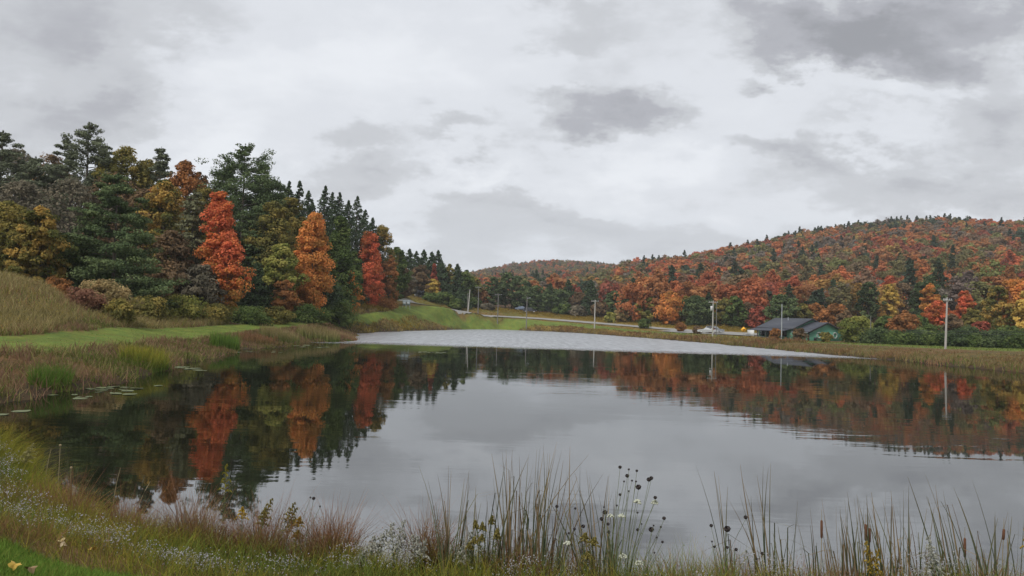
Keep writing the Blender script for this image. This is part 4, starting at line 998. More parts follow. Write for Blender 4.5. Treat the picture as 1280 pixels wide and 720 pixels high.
# cattail clumps
def cattail(px, top, D, spread, n, lean, label, heads=(), hcol=None, w=.0175, minh=.25, name='cattail_clump'):
    n = max(5, int(n*1.0))
    cx = wx(px, D); base = np.array([cx, D, max(-.05, float(ground_z(np.array([cx]), np.array([D]))[0]))])
    H = pix(px, top, D).z-base[2]
    r = rng.normal(0, 1, (n, 2))*np.array([spread/FPX*D*.38, .12])
    hh = H*(1-(1-minh)*rng.uniform(0, 1, n)**1.6)
    P = np.column_stack([r, np.zeros(n)])
    root = empty(name, base)
    segs = 6; rows = []
    ld = np.column_stack([lean+r[:, 0]*.25+rng.normal(0, .055, n), rng.normal(0, .06, n), np.zeros(n)])
    bd = rng.normal(0, .085, n)+np.sign(lean+1e-3)*.03; brk = rng.uniform(0, 1, n) < .32; bf = rng.uniform(.45, .9, n); bs = rng.choice([-1, 1], n)*rng.uniform(.15, .5, n)
    fa = rng.uniform(-.9, .9, n); side = np.column_stack([np.cos(fa), np.sin(fa), np.zeros(n)])*(w*rng.uniform(.6, 1.2, n)/2)[:, None]
    for k in range(segs+1):
        f = k/segs
        over = np.where(brk, np.maximum(0, f-bf), 0)
        c = P+ld*(hh*f)[:, None]; c[:, 0] += hh*(bd*f*f+over*bs*2.2); c[:, 2] += hh*(f-over*1.25)
        ws = side*(1-f**2.2*.88); rows += [c-ws, c+ws]
    V = np.stack(rows, 1).reshape(-1, 3); m = 2*(segs+1)
    F = (np.arange(n)[:, None, None]*m+np.arange(segs)[None, :, None]*2+np.array([0, 1, 3, 2])).reshape(-1, 4)
    green = np.array([(.045, .07, .04), (.08, .105, .055)]); tan = np.array([(.20, .155, .085), (.28, .21, .12), (.15, .10, .055)])
    ty = rng.uniform(0, 1, n); cb = np.where((ty < .55)[:, None], green[rng.integers(0, 2, n)], tan[rng.integers(0, 3, n)])
    tipc = tan[rng.integers(0, 3, n)]
    f = ((np.arange(segs)+.5)/segs)[None, :, None]**2.0
    col = (cb[:, None]*(1-f*.7)+tipc[:, None]*f*.7)*rng.uniform(.8, 1.2, (n, 1, 1))
    o = mesh_np('leaf_blades', V, F, M_BLADE, root, col.reshape(-1, 3)); o.color = (1, 1, 1, 1)
    for (hx, hy0, hy1) in heads:
        a = pix(hx, hy0, D)-Vector(base); b = pix(hx+(0 if lean < .02 else -1), hy1, D)-Vector(base)
        mb = MB(); mb.tube([b+(a-b)*q for q in (0, .06, .5, .94, 1)], [.004, .014, .0155, .014, .004], 8)
        hd = mb.build('seed_head', simple_cat, root, smooth=True)
        mb = MB(); mb.tube([(a.x*.6, a.y, 0), tuple(b), tuple(a+Vector((0, 0, .12)))], [.006, .004, .002], 5); mb.build('stalk', simple_stalk, root)
    tag(root, label, 'cattail', 'cattail clumps along the near shore')
simple_cat = simple('cattail_brown', (.12, .055, .03), .95, nscale=60, namt=.3); simple_stalk = simple('dry_stalk', (.25, .2, .11), .9)
cattail(566, 580, 8.9, 16, 14, -.03, 'thin cattail clump with a far leaning left blade, left of the dense stand')
cattail(576, 585, 8.9, 14, 14, .02, 'short upright cattail blades beside the first clump')
cattail(600, 606, 8.9, 14, 7, .0, 'three sparse cattail blades left of the dense stand')
cattail(616, 622, 9.0, 14, 8, -.06, 'small cattail tuft with one blade arching left')
cattail(640, 548, 8.9, 26, 26, .0, 'tallest cattail clump at the left of the dense stand')
cattail(660, 552, 9.0, 32, 34, .0, 'dense cattail clump in the middle of the foreground')
cattail(684, 560, 8.9, 30, 34, .02, 'dense cattail clump with rusty leaves at the right of the stand')
cattail(702, 575, 8.9, 20, 20, .06, 'cattail clump leaning right at the end of the dense stand', w=.012)
cattail(744, 562, 8.8, 16, 16, -.12, 'cattail blades leaning left beside the wild carrot')
cattail(752, 590, 8.9, 18, 14, -.04, 'short dark cattail blades left of the wild carrot')
cattail(771, 588, 8.8, 12, 18, -.03, 'tan cattail clump among the dark wild carrot heads')
cattail(926, 583, 8.7, 12, 14, -.07, 'lone dark cattail clump left of the leaning clump')
cattail(968, 578, 8.8, 18, 22, -.10, 'dark cattail clump leaning left, right of the lone clump')
cattail(988, 600, 8.8, 12, 7, -.01, 'few straight cattail blades right of the leaning clump')
cattail(1030, 638, 8.8, 30, 20, -.05, 'cattail clump with one brown seed head', heads=[(1027, 650, 673)])
cattail(1064, 612, 8.9, 36, 30, -.05, 'cattail clump with a chocolate pair of seed heads', heads=[(1082, 655, 676), (1087, 660, 678)])
cattail(1092, 618, 8.9, 34, 32, -.04, 'straw coloured cattail clump right of the paired seed heads')
cattail(1118, 606, 8.9, 30, 26, -.03, 'cattail clump between paired seed heads and the fanned clump')
cattail(1150, 618, 8.9, 30, 26, -.04, 'cattail clump just left of the fanned clump')
cattail(1208, 594, 8.9, 30, 30, -.13, 'tall cattail clump fanned to the left near the right border', heads=[(1206, 672, 697)])
cattail(1180, 632, 8.9, 24, 16, -.02, 'low cattail clump behind the fanned clump')
cattail(1246, 598, 8.9, 16, 7, -.12, 'two long arching cattail blades right of the fanned clump')
cattail(1248, 640, 8.8, 24, 16, .03, 'cattail clump with slanted seed head near the right border', heads=[(1255, 661, 675)])
cattail(1276, 646, 8.8, 22, 14, .02, 'cattail clump at the right border')

# wild carrot with nest shaped seed heads
M_SEED = simple('seed_head_dark', (.06, .048, .045), .9, nscale=80, namt=.4); M_UMB = simple('umbel_white', (.42, .43, .34), .9, nscale=80, namt=.3); M_STEM = simple('green_stem', (.12, .14, .06), .8, nscale=30)
def carrot(bx, D, heads, label, name='wild_carrot', cat='wild carrot'):
    X0 = wx(bx, D); z0 = float(ground_z(np.array([X0]), np.array([D]))[0]); base = Vector((X0, D, max(z0, 0)))
    root = empty(name, base); sm = MB()
    for i, (hx, hy, r, kind) in enumerate(heads):
        p = pix(hx, hy, D+rng.uniform(-.12, .12))-base
        j = Vector((p.x*.35+rng.normal(0, .03), p.y*.3, p.z*rng.uniform(.3, .6)))
        sm.tube([(j.x*.15, 0, -.05), tuple(j), tuple((j+p)/2+Vector((p.x*.04, 0, .03))), tuple(p)], [.0045, .0035, .0026, .002], 5)
        R_ = r*(.72 if kind == 's' else 1.0)/FPX*D; mb = MB()
        if kind == 's':   # closed nest: spokes curving up round a hollow
            for a in np.linspace(0, 6.28, 12, endpoint=False):
                c, s_ = math.cos(a)*R_, math.sin(a)*R_
                mb.tube([tuple(p), (p.x+c*.8, p.y+s_*.8, p.z+R_*.5), (p.x+c, p.y+s_, p.z+R_*1.2), (p.x+c*.55, p.y+s_*.55, p.z+R_*1.9)], [R_*.12, R_*.2, R_*.3, R_*.22], 4)
            mb.blob((p.x, p.y, p.z+R_*.9), (R_*.75, R_*.75, R_*.75), 8, 5, .12)
            mb.build('seed_head', M_SEED, root)
        else:
            for a in range(26):
                th, q = random.uniform(0, 6.28), math.sqrt(random.random())*R_*1.05
                mb.blob((p.x+math.cos(th)*q, p.y+math.sin(th)*q, p.z+R_*(1-.7*(q/R_)**2+random.uniform(-.15, .15))), R_*.30, 5, 3)
                if a % 3 == 0: mb.tube([tuple(p), (p.x+math.cos(th)*q, p.y+math.sin(th)*q, p.z+R_*.8)], .0015, 4)
            mb.build('flower_head', M_UMB, root)
    sm.build('stem', M_STEM, root)
    return tag(root, label, cat, 'wild carrots on the near shore')
carrot(776, 8.7, [(775, 586, 2.6, 's'), (784, 597, 3, 's'), (786, 588, 1.6, 's'), (780, 603, 1.5, 's'), (790, 602, 1.6, 's'), (775, 620, 2.2, 's'), (786, 615, 1.4, 's'), (771, 633, 1.5, 's'), (756, 643, 3.4, 's'), (752, 651, 3, 's'), (761, 667, 2.5, 's'), (755, 635, 1.4, 's')], 'dark headed wild carrot inside the tan cattail clump')
carrot(790, 8.6, [(796, 590, 2, 's'), (811, 602, 3.4, 's'), (814, 600, 3, 's'), (798, 612, 4, 's'), (797, 630, 4.5, 'w'), (795, 603, 1.5, 's'), (818, 630, 4, 'w'), (819, 624, 2.6, 's'), (797, 642, 1.5, 's'), (797, 664, 2.3, 's'), (802, 656, 1.3, 's')], 'tallest wild carrot with pale umbels and dark nests, right of the tan cattails')
carrot(805, 8.5, [(830, 650, 2.8, 's'), (814, 665, 4, 's'), (826, 660, 1.7, 's'), (817, 658, 1.4, 's'), (821, 673, 1.4, 's'), (828, 679, 2, 's'), (818, 692, 1.4, 's')], 'wild carrot leaning right over open water')
carrot(781, 8.4, [(779, 698, 4.5, 'w'), (799, 706, 4.2, 'w'), (777, 647, 4, 'w'), (763, 647, 3.5, 'w'), (760, 657, 2.4, 's')], 'wild carrot with mostly white umbels low by the tan cattails')
carrot(709, 8.5, [(709, 681, 4.2, 'w'), (718, 663, 2.2, 's'), (729, 660, 2.8, 's'), (719, 637, 1.8, 's'), (696, 635, 2.5, 's'), (711, 668, 1.8, 's')], 'wild carrot with one white umbel right of the dense cattails')
carrot(908, 8.6, [(889, 659, 2.6, 's'), (909, 665, 4.8, 's'), (932, 649, 3, 's'), (890, 678, 1.4, 's'), (893, 685, 2, 's'), (909, 686, 2.2, 's'), (920, 689, 2.6, 's')], 'wild carrot with a big flat seed head left of the lone cattail clump')
carrot(953, 8.6, [(953, 694, 2.6, 's'), (946, 700, 1.6, 's')], 'short wild carrot below the leaning cattail clump')
carrot(390, 9.6, [(392, 625, 2.6, 's'), (388, 623, 1.4, 's'), (400, 634, 1.4, 's')], 'lone thin wild carrot left of centre over the water')

# goldenrod and leafy stems
PY = [(.19, .20, .06), (.28, .27, .08), (.36, .31, .10)]
def goldenrod(px, top, bot, D, label, lean=0.0, col=G_YEL, plume=.30, nst=1, leafl=.085, wide=.10):
    X0 = wx(px, D); z0 = max(0, float(ground_z(np.array([X0]), np.array([D]))[0])); H = pix(px, top, D).z-z0
    root = empty('goldenrod_plant', (X0, D, z0)); sm = MB(); lf = Acc(); pl = Acc()
    for k in range(nst):
        h = H*(1 if k == 0 else random.uniform(.7, .97)); lx = lean+(0 if nst == 1 else random.uniform(-.2, .2)); ly = random.uniform(-.08, .08)
        f = np.linspace(0, 1, 8); pts = np.stack([lx*h*f**1.7, ly*h*f, h*f], -1)+np.array([random.uniform(-.05, .05)*(nst > 1), 0, 0]); sm.tube(pts, np.linspace(.005, .002, 8), 5)
        n = 70; ff = rng.uniform(.08, 1-plume*.7, n); c = np.stack([np.interp(ff, f, pts[:, i]) for i in range(3)], -1)
        th = rng.uniform(0, 6.28, n); d = np.stack([np.cos(th), np.sin(th), np.full(n, .55)], -1); d = unit(d); sd2 = unit(np.cross(d, [0, 0, 1]))
        L = leafl*(1.15-ff)[:, None]*rng.uniform(.7, 1.2, (n, 1))
        V = np.stack([c, c+d*L*.5-sd2*.007, c+d*L-[0, 0, .01], c+d*L*.5+sd2*.007], 1).reshape(-1, 3)
        lf.add(V, np.arange(4*n).reshape(n, 4), lerp_cols([(.06, .11, .03), (.12, .17, .05), (.2, .2, .06)], rng.uniform(0, 1, n)))
        n = 620; ff = 1-plume*rng.uniform(0, 1, n)**.9; c = np.stack([np.interp(ff, f, pts[:, i]) for i in range(3)], -1)
        br = rng.integers(0, 14, n); th = br*2.4; q = rng.uniform(0, 1, n); lev = 1-plume*(br+1)/15
        c = np.stack([np.interp(lev, f, pts[:, i]) for i in range(3)], -1); ext = wide*(1-lev)/plume*.95+.012
        c = c+np.stack([np.cos(th), np.sin(th), np.zeros(n)], -1)*(ext*q)[:, None]; c[:, 2] += .10*np.sin(q*2.4)*plume-.02*q*q+rng.normal(0, .005, n)
        V, F = leaf_quads(c, rnd_dir(n), .0095); pl.add(V, F, lerp_cols(col, rng.uniform(0, 1, n)))
    sm.build('stem', M_STEM, root); o = lf.build('leaves', M_LEAF, root); o = pl.build('flower_plume', M_PETAL, root)
    return tag(root, label, 'goldenrod', 'goldenrod plants on the near bank')
goldenrod(292, 581, 660, 10.2, 'single tall upright goldenrod standing over the dark tree reflection', 0)
PY = [(.16, .15, .05), (.26, .22, .07), (.34, .28, .09)]
goldenrod(335, 622, 680, 10.0, 'goldenrod leaning right with faded plume left of centre', .18, PY, .3, 3)
goldenrod(355, 628, 690, 9.9, 'bushy faded goldenrod leaning right over the red grass', .35, PY, .3, 3)
goldenrod(316, 634, 690, 10.0, 'short orange yellow goldenrod just left of the leaning one', 0, [(.4, .28, .03), (.55, .36, .03)], .2, 1)
goldenrod(378, 646, 700, 9.8, 'small goldenrod with green stem before the brown grass', .1, [(.3, .2, .04), (.45, .3, .04)], .2, 2)
goldenrod(617, 646, 720, 8.8, 'leafy green goldenrod left of the dense cattails', .03, PY, .12, 3, .10, .04)
goldenrod(600, 668, 720, 8.7, 'yellow leaved low goldenrod left of the dense cattails', 0, PY, .12, 3, .1, .05)
goldenrod(628, 660, 720, 8.7, 'leafy goldenrod touching the dense cattails', .05, PY, .12, 2, .10, .04)
goldenrod(741, 668, 720, 8.6, 'flat topped yellow goldenrod right of the dense cattails', 0, PY, .15, 3, .08, .09)
goldenrod(1095, 680, 720, 8.6, 'goldenrod with golden plume below the paired cattail heads', .02, [(.28, .2, .04), (.4, .28, .05)], .5, 2)
goldenrod(1283, 656, 720, 8.5, 'drooping goldenrod at the right border', -.1, [(.28, .2, .04), (.4, .28, .05)], .4, 2)
goldenrod(40, 556, 600, 14.2, 'pale goldenrod at the left edge over the shallow water', .12, [(.3, .28, .12), (.4, .36, .16)], .4, 3, .08, .2)
goldenrod(6, 545, 600, 14.6, 'pale goldenrod cut by the left border', .05, [(.3, .28, .12), (.4, .36, .16)], .4, 2, .08, .2)
goldenrod(96, 625, 660, 11.6, 'small yellow goldenrod between the arching and red grass', 0, [(.4, .34, .03), (.5, .42, .04)], .4, 2, .06, .08)
WH = [(.34, .34, .28), (.5, .5, .44)]
for (px, tp, D, ln, lab) in [(478, 656, 9.2, .25, 'tall white seeding aster leaning right over the water'), (505, 652, 9.0, .05, 'white aster spray left of the first cattail clump'), (462, 690, 9.1, .1, 'low white aster beside the brown grass'), (532, 672, 8.9, 0, 'grey stemmed white aster left of the first cattails'), (586, 668, 8.8, .12, 'white aster spray right of the first cattails'), (1172, 672, 8.7, 0, 'bushy white aster left of the fanned cattails')]:
    o = goldenrod(px, tp, 720, D, lab, ln, WH, .5, 3, .04, .13); o.name = 'white_aster_plant'; o['category'] = 'aster'; o['group'] = 'tall white asters on the near bank'
# dry bare stalks at left
for i, (px, tp, D, ln, lab) in enumerate([(75, 561, 13.5, .1, 'dry straw stalk standing left of the round headed stalk'), (86, 557, 13.2, 0, 'thin dead stalk with a round top over dark water'), (101, 585, 13.0, 0, 'short dead stalk with a round top'), (162, 585, 12.6, .12, 'pale dry stalk leaning right above red grass'), (200, 602, 12.2, .3, 'arched dry stalk above the sky reflection')]):
    X0 = wx(px, D); z0 = max(0, float(ground_z(np.array([X0]), np.array([D]))[0])); h = pix(px, tp, D).z-z0; mb = MB()
    f = np.linspace(0, 1, 7); mb.tube(np.stack([ln*h*f*f-ln*h, 0*f, h*f], -1), np.linspace(.007, .004, 7), 5)
    if i in (1, 2): mb.blob((0, 0, h), .022, 8, 6, .1)
    o = mb.build('dry_stalk', simple_stalk); o.location = (X0, D, z0); tag(o, lab, 'dry stalk', 'dry stalks on the near left bank')
# fallen leaves on the lawn
for i, (px, py, lab, c) in enumerate([(19, 706, 'large yellow fallen leaf on the lawn at bottom left', (.45, .3, .06)), (38, 711, 'small tan fallen leaf right of the large yellow one', (.3, .2, .1)), (116, 686, 'orange yellow fallen leaf at the lawn edge', (.5, .32, .06)), (76, 676, 'pale straw leaf left of the orange yellow leaf', (.45, .36, .18)), (78, 682, 'pale tan leaf just below the straw leaf', (.4, .32, .2))]):
    for D in np.arange(4, 12, .05):
        q = pix(px, py, D)
        if q.z < float(ground_z(np.array([q.x]), np.array([q.y]))[0])+.07: break
    a = np.linspace(0, 6.28, 14, endpoint=False); rr_ = .055*(.75+.25*np.cos(a*5)); mb = MB()
    V = [(0, 0, .01)]+[(r_*math.cos(t_), r_*math.sin(t_)*.8, .02*math.cos(t_*2)) for r_, t_ in zip(rr_, a)]
    mb.add(np.array(V), [(0, 1+j, 1+(j+1) % 14, 0) for j in range(14)])
    me = bpy.data.meshes.new('fallen_leaf'); me.from_pydata([tuple(v) for v in V], [], [(0, 1+j, 1+(j+1) % 14) for j in range(14)]); me.materials.append(simple('leaf_dry%d' % i, c, .8))
    o = bpy.data.objects.new('fallen_leaf', me); COL.objects.link(o); o.location = q; o.rotation_euler = (.5, .2, i*1.3); tag(o, lab, 'leaf', 'fallen leaves on the near lawn')

# lily pads
M_PAD = simple('lily_pad', (.11, .13, .05), .5, nscale=3, namt=.35)
a = np.linspace(.25, 6.03, 15); pv = [(0, 0, 0)]+[(.5*math.cos(t_), .5*math.sin(t_), .012*math.sin(t_*3)) for t_ in a]
pm = bpy.data.meshes.new('lily_pad'); pm.from_pydata(pv, [], [(0, i+1, i+2) for i in range(14)]); pm.materials.append(M_PAD)
def _tagpads(mine, label):
    mine.sort(key=lambda o: o.location.x/o.location.y)
    for k_, o in enumerate(mine):
        w_ = '' if len(mine) == 1 else (ORD[k_] if k_ < len(ORD) else 'far right')+(' from the left ' if 0 < k_ < len(ORD) else ' ')
        tag(o, w_+label if len(mine) <= 21 else label, 'lily pad', 'lily pads: '+label)
def pads(n, px, D, wpx, dd, size, label, nm='lily_pad'):
    mine = []
    for i in range(n):
        y_ = D+random.uniform(-dd, dd); x_ = wx(px+random.uniform(-.5, .5)*wpx, y_)
        if sdist(np.array([x_]), np.array([y_]))[0] > -.15: continue
        o = bpy.data.objects.new(nm, pm); COL.objects.link(o); s = size*random.uniform(.5, 1.2)
        o.location = (x_, y_, .012+.0006*i); o.scale = (s, s*random.uniform(.6, 1), s); o.rotation_euler = (random.uniform(-.05, .05), random.uniform(-.05, .05), random.uniform(0, 6.28))
        mine.append(o)
    _tagpads(mine, label)
ORD = 'leftmost second third fourth fifth sixth seventh eighth ninth tenth eleventh twelfth thirteenth fourteenth fifteenth sixteenth seventeenth eighteenth nineteenth twentieth'.split()
pads(18, 150, 31.5, 60, 1.6, .5, 'lily pad in the raft off the near left bank')
pads(5, 95, 29, 50, .8, .45, 'lily pad close under the near left bank')
pads(14, 240, 44, 46, 1.5, .6, 'lily pad in the thin raft right of the bright sedge')
pads(10, 325, 64, 70, 2, .7, 'lily pad before the reddish reed stand')
pads(16, 370, 78, 90, 3, .75, 'lily pad along the foot of the tall reed stand')
pads(20, 542, 72, 34, 1.2, .55, 'lily pad in the floating raft in mid pond')
pads(3, 20, 24, 30, 1, .5, 'lily pad alone at the left border')
pads(20, 650, 206, 140, 5, 1.3, 'lily pad of the green fringe on the far shore')
pads(2, 205, 33.5, 10, .5, .4, 'stray lily pad in dark water right of the near raft')

mh, t = new_mat('haze')
vl = t.n('ShaderNodeVolumePrincipled'); vl.inputs['Color'].default_value = (.93, .96, 1, 1); vl.inputs['Density'].default_value = .00014
t.n('ShaderNodeOutputMaterial', i_1=vl.outputs[0])
mb = MB(); mb.box((0, 0, 68), (7300, 7300, 184)); hz_ = mb.build('haze', mh); hz_['kind'] = 'stuff'; hz_['label'] = 'thin pale autumn haze over the valley'
# ------------------------------------------------------------ building
bD = 172.0
A0 = pix(1011, 428, bD-8); corner = np.array([A0.x, A0.y])
gz0 = float(ground_z(corner[:1], corner[1:])[0]); gz0 = min(gz0, 1.0)
ua = rad(62); U = np.array([math.cos(ua), -math.sin(ua)]); Vd = np.array([math.sin(ua), math.cos(ua)])   # U: long axis toward front-right, V: back-right
M_SIDE = None
m_side, t = new_mat('green_siding')
o_ = t.n('ShaderNodeTexCoord').outputs['Object']; sx_, sy_, sz_ = t.n('ShaderNodeSeparateXYZ', i_0=o_).outputs
saw = t.m('FRACT', t.m('MULTIPLY', sz_, 4.0))
colr = t.mix(t.ramp(saw, [(0, 0.0), (.12, 1.0)]), (.06, .17, .115, 1), (.09, .27, .18, 1))
p = t.n('ShaderNodeBsdfPrincipled', i_0=colr, i_Roughness=.6); t.n('ShaderNodeOutputMaterial', i_0=p)
M_ROOF = simple('dark_roof', (.045, .05, .065), .6, nscale=1.5, namt=.2, spec=.4); M_TRIM = simple('dark_trim', (.02, .022, .025), .6); M_WHITE = simple('white_paint', (.6, .6, .58), .6); M_GLASS = simple('dark_glass', (.02, .025, .03), .1, spec=.6)
B = empty('green_building', (corner[0], corner[1], gz0)); 
def L(u_, v_, z_): return (U[0]*u_+Vd[0]*v_, U[1]*u_+Vd[1]*v_, z_)
W_ = 11.2; eave = pix(1011, 414.5, bD-8).z-gz0; rise = 1.95
def block(u0, u1, v0, v1, h, name='wall', mat=None):
    mb = MB(); mb.prism([L(u0, v0, 0-.6), L(u1, v0, -.6), L(u1, v1, -.6), L(u0, v1, -.6)], (0, 0, h+.6)); return mb.build(name, mat or m_side, B)
def gable(u0, u1, v0, v1, h, rise):
    mb = MB(); vm = (v0+v1)/2
    V = [L(u0, v0, h), L(u0, vm, h+rise), L(u0, v1, h), L(u1, v0, h), L(u1, vm, h+rise), L(u1, v1, h)]
    me = bpy.data.meshes.new('gable'); me.from_pydata([tuple(q) for q in V], [], [(0, 1, 2), (3, 5, 4), (0, 3, 4, 1), (1, 4, 5, 2), (0, 2, 5, 3)]); me.materials.append(m_side)
    o = bpy.data.objects.new('gable', me); COL.objects.link(o); o.parent = B
def roof(u0, u1, v0, v1, h, rise, ov=.45, th=.16):
    vm = (v0+v1)/2; sl = rise/(vm-v0)
    r_ = None
    for (va, vb) in ((v0-ov, vm), (v1+ov, vm)):
        za = h-ov*sl+.03; zb_ = h+rise+.03; mb = MB()
        mb.prism([L(u0-ov, va, za), L(u1+ov, va, za), L(u1+ov, vb, zb_), L(u0-ov, vb, zb_)], (0, 0, th)); r_ = mb.build('roof', M_ROOF, B)
    mb = MB()
    for (va, vb) in ((v0-ov, vm), (v1+ov, vm)):
        mb.prism([L(u1+ov+.004, va, h-ov*sl-.12), L(u1+ov+.05, va, h-ov*sl-.12), L(u1+ov+.05, vb, h+rise-.12), L(u1+ov+.004, vb, h+rise-.12)], (0, 0, .32))
    mb.build('fascia', M_TRIM, B)
block(-4.2, 0, 0, W_, eave); gable(-4.2, 0, 0, W_, eave, rise); roof(-4.0, 0, 0, W_, eave, rise)
block(-14.2, -4.2, -.3, W_+.3, eave+.55); gable(-14.2, -4.2, -.3, W_+.3, eave+.55, rise+.25); roof(-14.2, -4.2, -.3, W_+.3, eave+.55, rise+.25)
mb = MB(); mb.prism([L(-14.8, -3.2, eave-.15), L(-4.4, -3.2, eave-.15), L(-4.4, -.2, eave+.42), L(-14.8, -.2, eave+.42)], (0, 0, .14)); mb.build('porch_roof', M_ROOF, B)
for uu in (-14.4, -11.9, -9.5, -7.1, -4.8):
    mb = MB(); c = L(uu, -3.0, (eave-.15)/2-.2); mb.box(c, (.16, .16, eave+.25), -ua); mb.build('porch_post', M_TRIM, B)
for (u0, u1, nm) in ((-13.6, -12.3, 'window'), (-11.6, -10.6, 'door'), (-9.8, -8.2, 'window'), (-7.2, -5.8, 'window')):
    z0, z1 = (0, 2.0) if nm == 'door' else (.7, 1.9); mb = MB()
    mb.prism([L(u0, -.36, z0), L(u1, -.36, z0), L(u1, -.31, z0), L(u0, -.31, z0)], (0, 0, z1-z0)); fr_ = mb.build(nm, M_GLASS if nm == 'window' else M_TRIM, B)
mb = MB(); mb.prism([L(-14.6, -3.4, .55), L(-12.6, -3.4, .55), L(-12.6, -3.3, .55), L(-14.6, -3.3, .55)], (0, 0, 1.35)); mb.build('white_panel', M_WHITE, B)
mb = MB(); mb.prism([L(-.35, -.05, -.4), L(.05, -.05, -.4), L(.05, .12, -.4), L(-.35, .12, -.4)], (0, 0, eave+.35)); mb.build('corner_trim', M_TRIM, B)
for vv in (3.0, 8.2):    # round wreath-like ornaments on the gable wall
    mb = MB(); a = np.linspace(0, 2*math.pi, 17)
    mb.tube([L(.1, vv+math.cos(q)*.62, 1.25+math.sin(q)*.62) for q in a], .13, 6); mb.build('round_ornament', simple('pale_ornament%d' % int(vv), (.34, .38, .34), .8), B)
for (u0_, u1_) in ((-3.6, -2.2),):
    mb = MB(); mb.prism([L(u0_, -.06, .7), L(u1_, -.06, .7), L(u1_, -.01, .7), L(u0_, -.01, .7)], (0, 0, 1.1)); w_ = mb.build('window', M_WHITE, B)
    mb = MB(); mb.prism([L(u0_+.1, -.09, .8), L(u1_-.1, -.09, .8), L(u1_-.1, -.065, .8), L(u0_+.1, -.065, .8)], (0, 0, .9)); mb.build('pane', M_GLASS, w_)
for (u0_, u1_, e_) in ((-14.2, -4.2, .55), (-4.0, .3, 0)):
    mb = MB(); zz_ = eave+e_-.22; mb.tube([L(u0_-.3, -.62, zz_), L(u1_, -.62, zz_)], .07, 6); mb.build('gutter', M_METAL, B)
mb = MB(); mb.tube([L(-9.5, 4.2, eave+1.6), L(-9.5, 4.2, eave+3.1)], .09, 8); mb.build('vent_pipe', M_METAL, B)
mb = MB(); mb.box(L(.06, 1.9, .45), (.7, .35, .6), -ua+math.pi/2); mb.build('meter_box', M_TRIM, B)
tag(B, 'low dark roofed building with green siding and gable beyond the right bank', 'building')

# ------------------------------------------------------------ poles, signs, vehicles, far houses
def pole(px, top, base_py, D, label, mat, r=.14, cross=0, extra=None, lean=0.0, cw=2.2, name='utility_pole', cat='utility pole'):
    tp = pix(px, top, D); gz = float(ground_z(np.array([tp.x]), np.array([D]))[0])
    h = tp.z-gz; root = empty(name, (tp.x, D, gz))
    mb = MB(); mb.tube([(-lean*h, 0, -.3), (0, 0, h)], [r, r*.65], 10); mb.blob((0, 0, h), (r*.65, r*.65, r*.2), 8, 4); mb.build('shaft', mat, root, smooth=True)
    for k in range(cross):
        mb = MB(); mb.box((0, -.12, h-.35-.7*k), (cw, .10, .13), .15); mb.build('crossarm', mat, root)
        for q in (-.43*cw, -.2*cw, .2*cw, .43*cw):
            mb = MB(); mb.tube([(q, -.12+q*.15, h-.30-.7*k), (q, -.12+q*.15, h-.10-.7*k)], [.05, .035], 6); mb.build('insulator', M_METAL, root)
    if extra == 'transformer':
        mb = MB(); mb.tube([(-.35, -.1, h-2.2), (-.35, -.1, h-2.15), (-.35, -.1, h-1.2), (-.35, -.1, h-1.15)], [.1, .26, .26, .1], 10); mb.build('transformer', simple('transformer_grey', (.5, .5, .5), .5), root)
    if extra == 'lamp':
        mb = MB(); mb.tube([(0, 0, h-.6), (.3, -.1, h-.4), (.7, -.2, h-.3)], .05, 6); mb.build('arm', M_METAL, root)
        mb = MB(); mb.blob((.85, -.22, h-.32), (.25, .13, .08), 8, 5); mb.build('lamp_head', M_METAL, root)
    tag(root, label, cat, 'poles around the pond')
    return Vector((tp.x, D, tp.z))
gp = []
gp.append(pole(587.5, 362, 386, 226, 'pale pole leaning right, by the lone sharp spruce', M_POLEWOOD, .2, lean=.06))
pole(585, 366, 386, 232, 'thin dark pole close behind the pale leaning pole', M_POLEDARK, .14)
gp.append(pole(598.5, 358, 388, 232, 'grey pole with crossarm second beside the leaning pole', M_POLEDARK, .18, 1))
gp.append(pole(623, 367, 392, 228, 'pole before the left side of the dark pine grove', M_POLEDARK, .17, 1))
gp.append(pole(659, 371, 402, 220, 'pole with lamp arm before the middle of the pine grove', M_POLEDARK, .17, 0, 'lamp'))
gp.append(pole(744, 375, 404, 205, 'grey pole beside the tall pointed spruce and the road', M_POLEWOOD, .2, 1))
gp.append(pole(891.5, 376, 420, 165, 'pole with a grey transformer can beside the parked car', M_POLEWOOD, .18, 1, 'transformer'))
gp.append(pole(896, 377, 419, 170, 'thin dark pole close right of the transformer pole', M_POLEDARK, .1))
pole(977.5, 380, 425, 140, 'slim white flagpole like pole before the green building', M_METAL, .1, name='flagpole', cat='flagpole')
gp.append(pole(1088.5, 395, 430, 140, 'thin dark pole right of the yellow green round tree', M_POLEDARK, .1))
gp.append(pole(1184, 372, 437, 98, 'tall pale utility pole on the right bank with crossarm', M_POLEWOOD, .15, 1, lean=.03, cw=1.3))
def wire(a, b, label, sag=.8, dz=-.4, r=.02):
    a = a+Vector((0, 0, dz)); b = b+Vector((0, 0, dz)); pts = []
    for i in range(17):
        f = i/16; q = a.lerp(b, f); q.z -= sag*4*f*(1-f); pts.append(tuple(q))
    mb = MB(); mb.tube(pts, r, 4); o = mb.build('overhead_wire', M_WIRE); tag(o, label, 'wire', 'overhead wires')
W1, W2 = gp[-2], gp[-1]
wire(pix(1055, 409, 150), pix(1300, 415, 110), 'upper dark wire crossing low behind the tall right pole', .25, 0, .022)
wire(pix(1055, 411.5, 150), pix(1300, 418, 110), 'lower dark wire crossing low behind the tall right pole', .3, 0, .03)
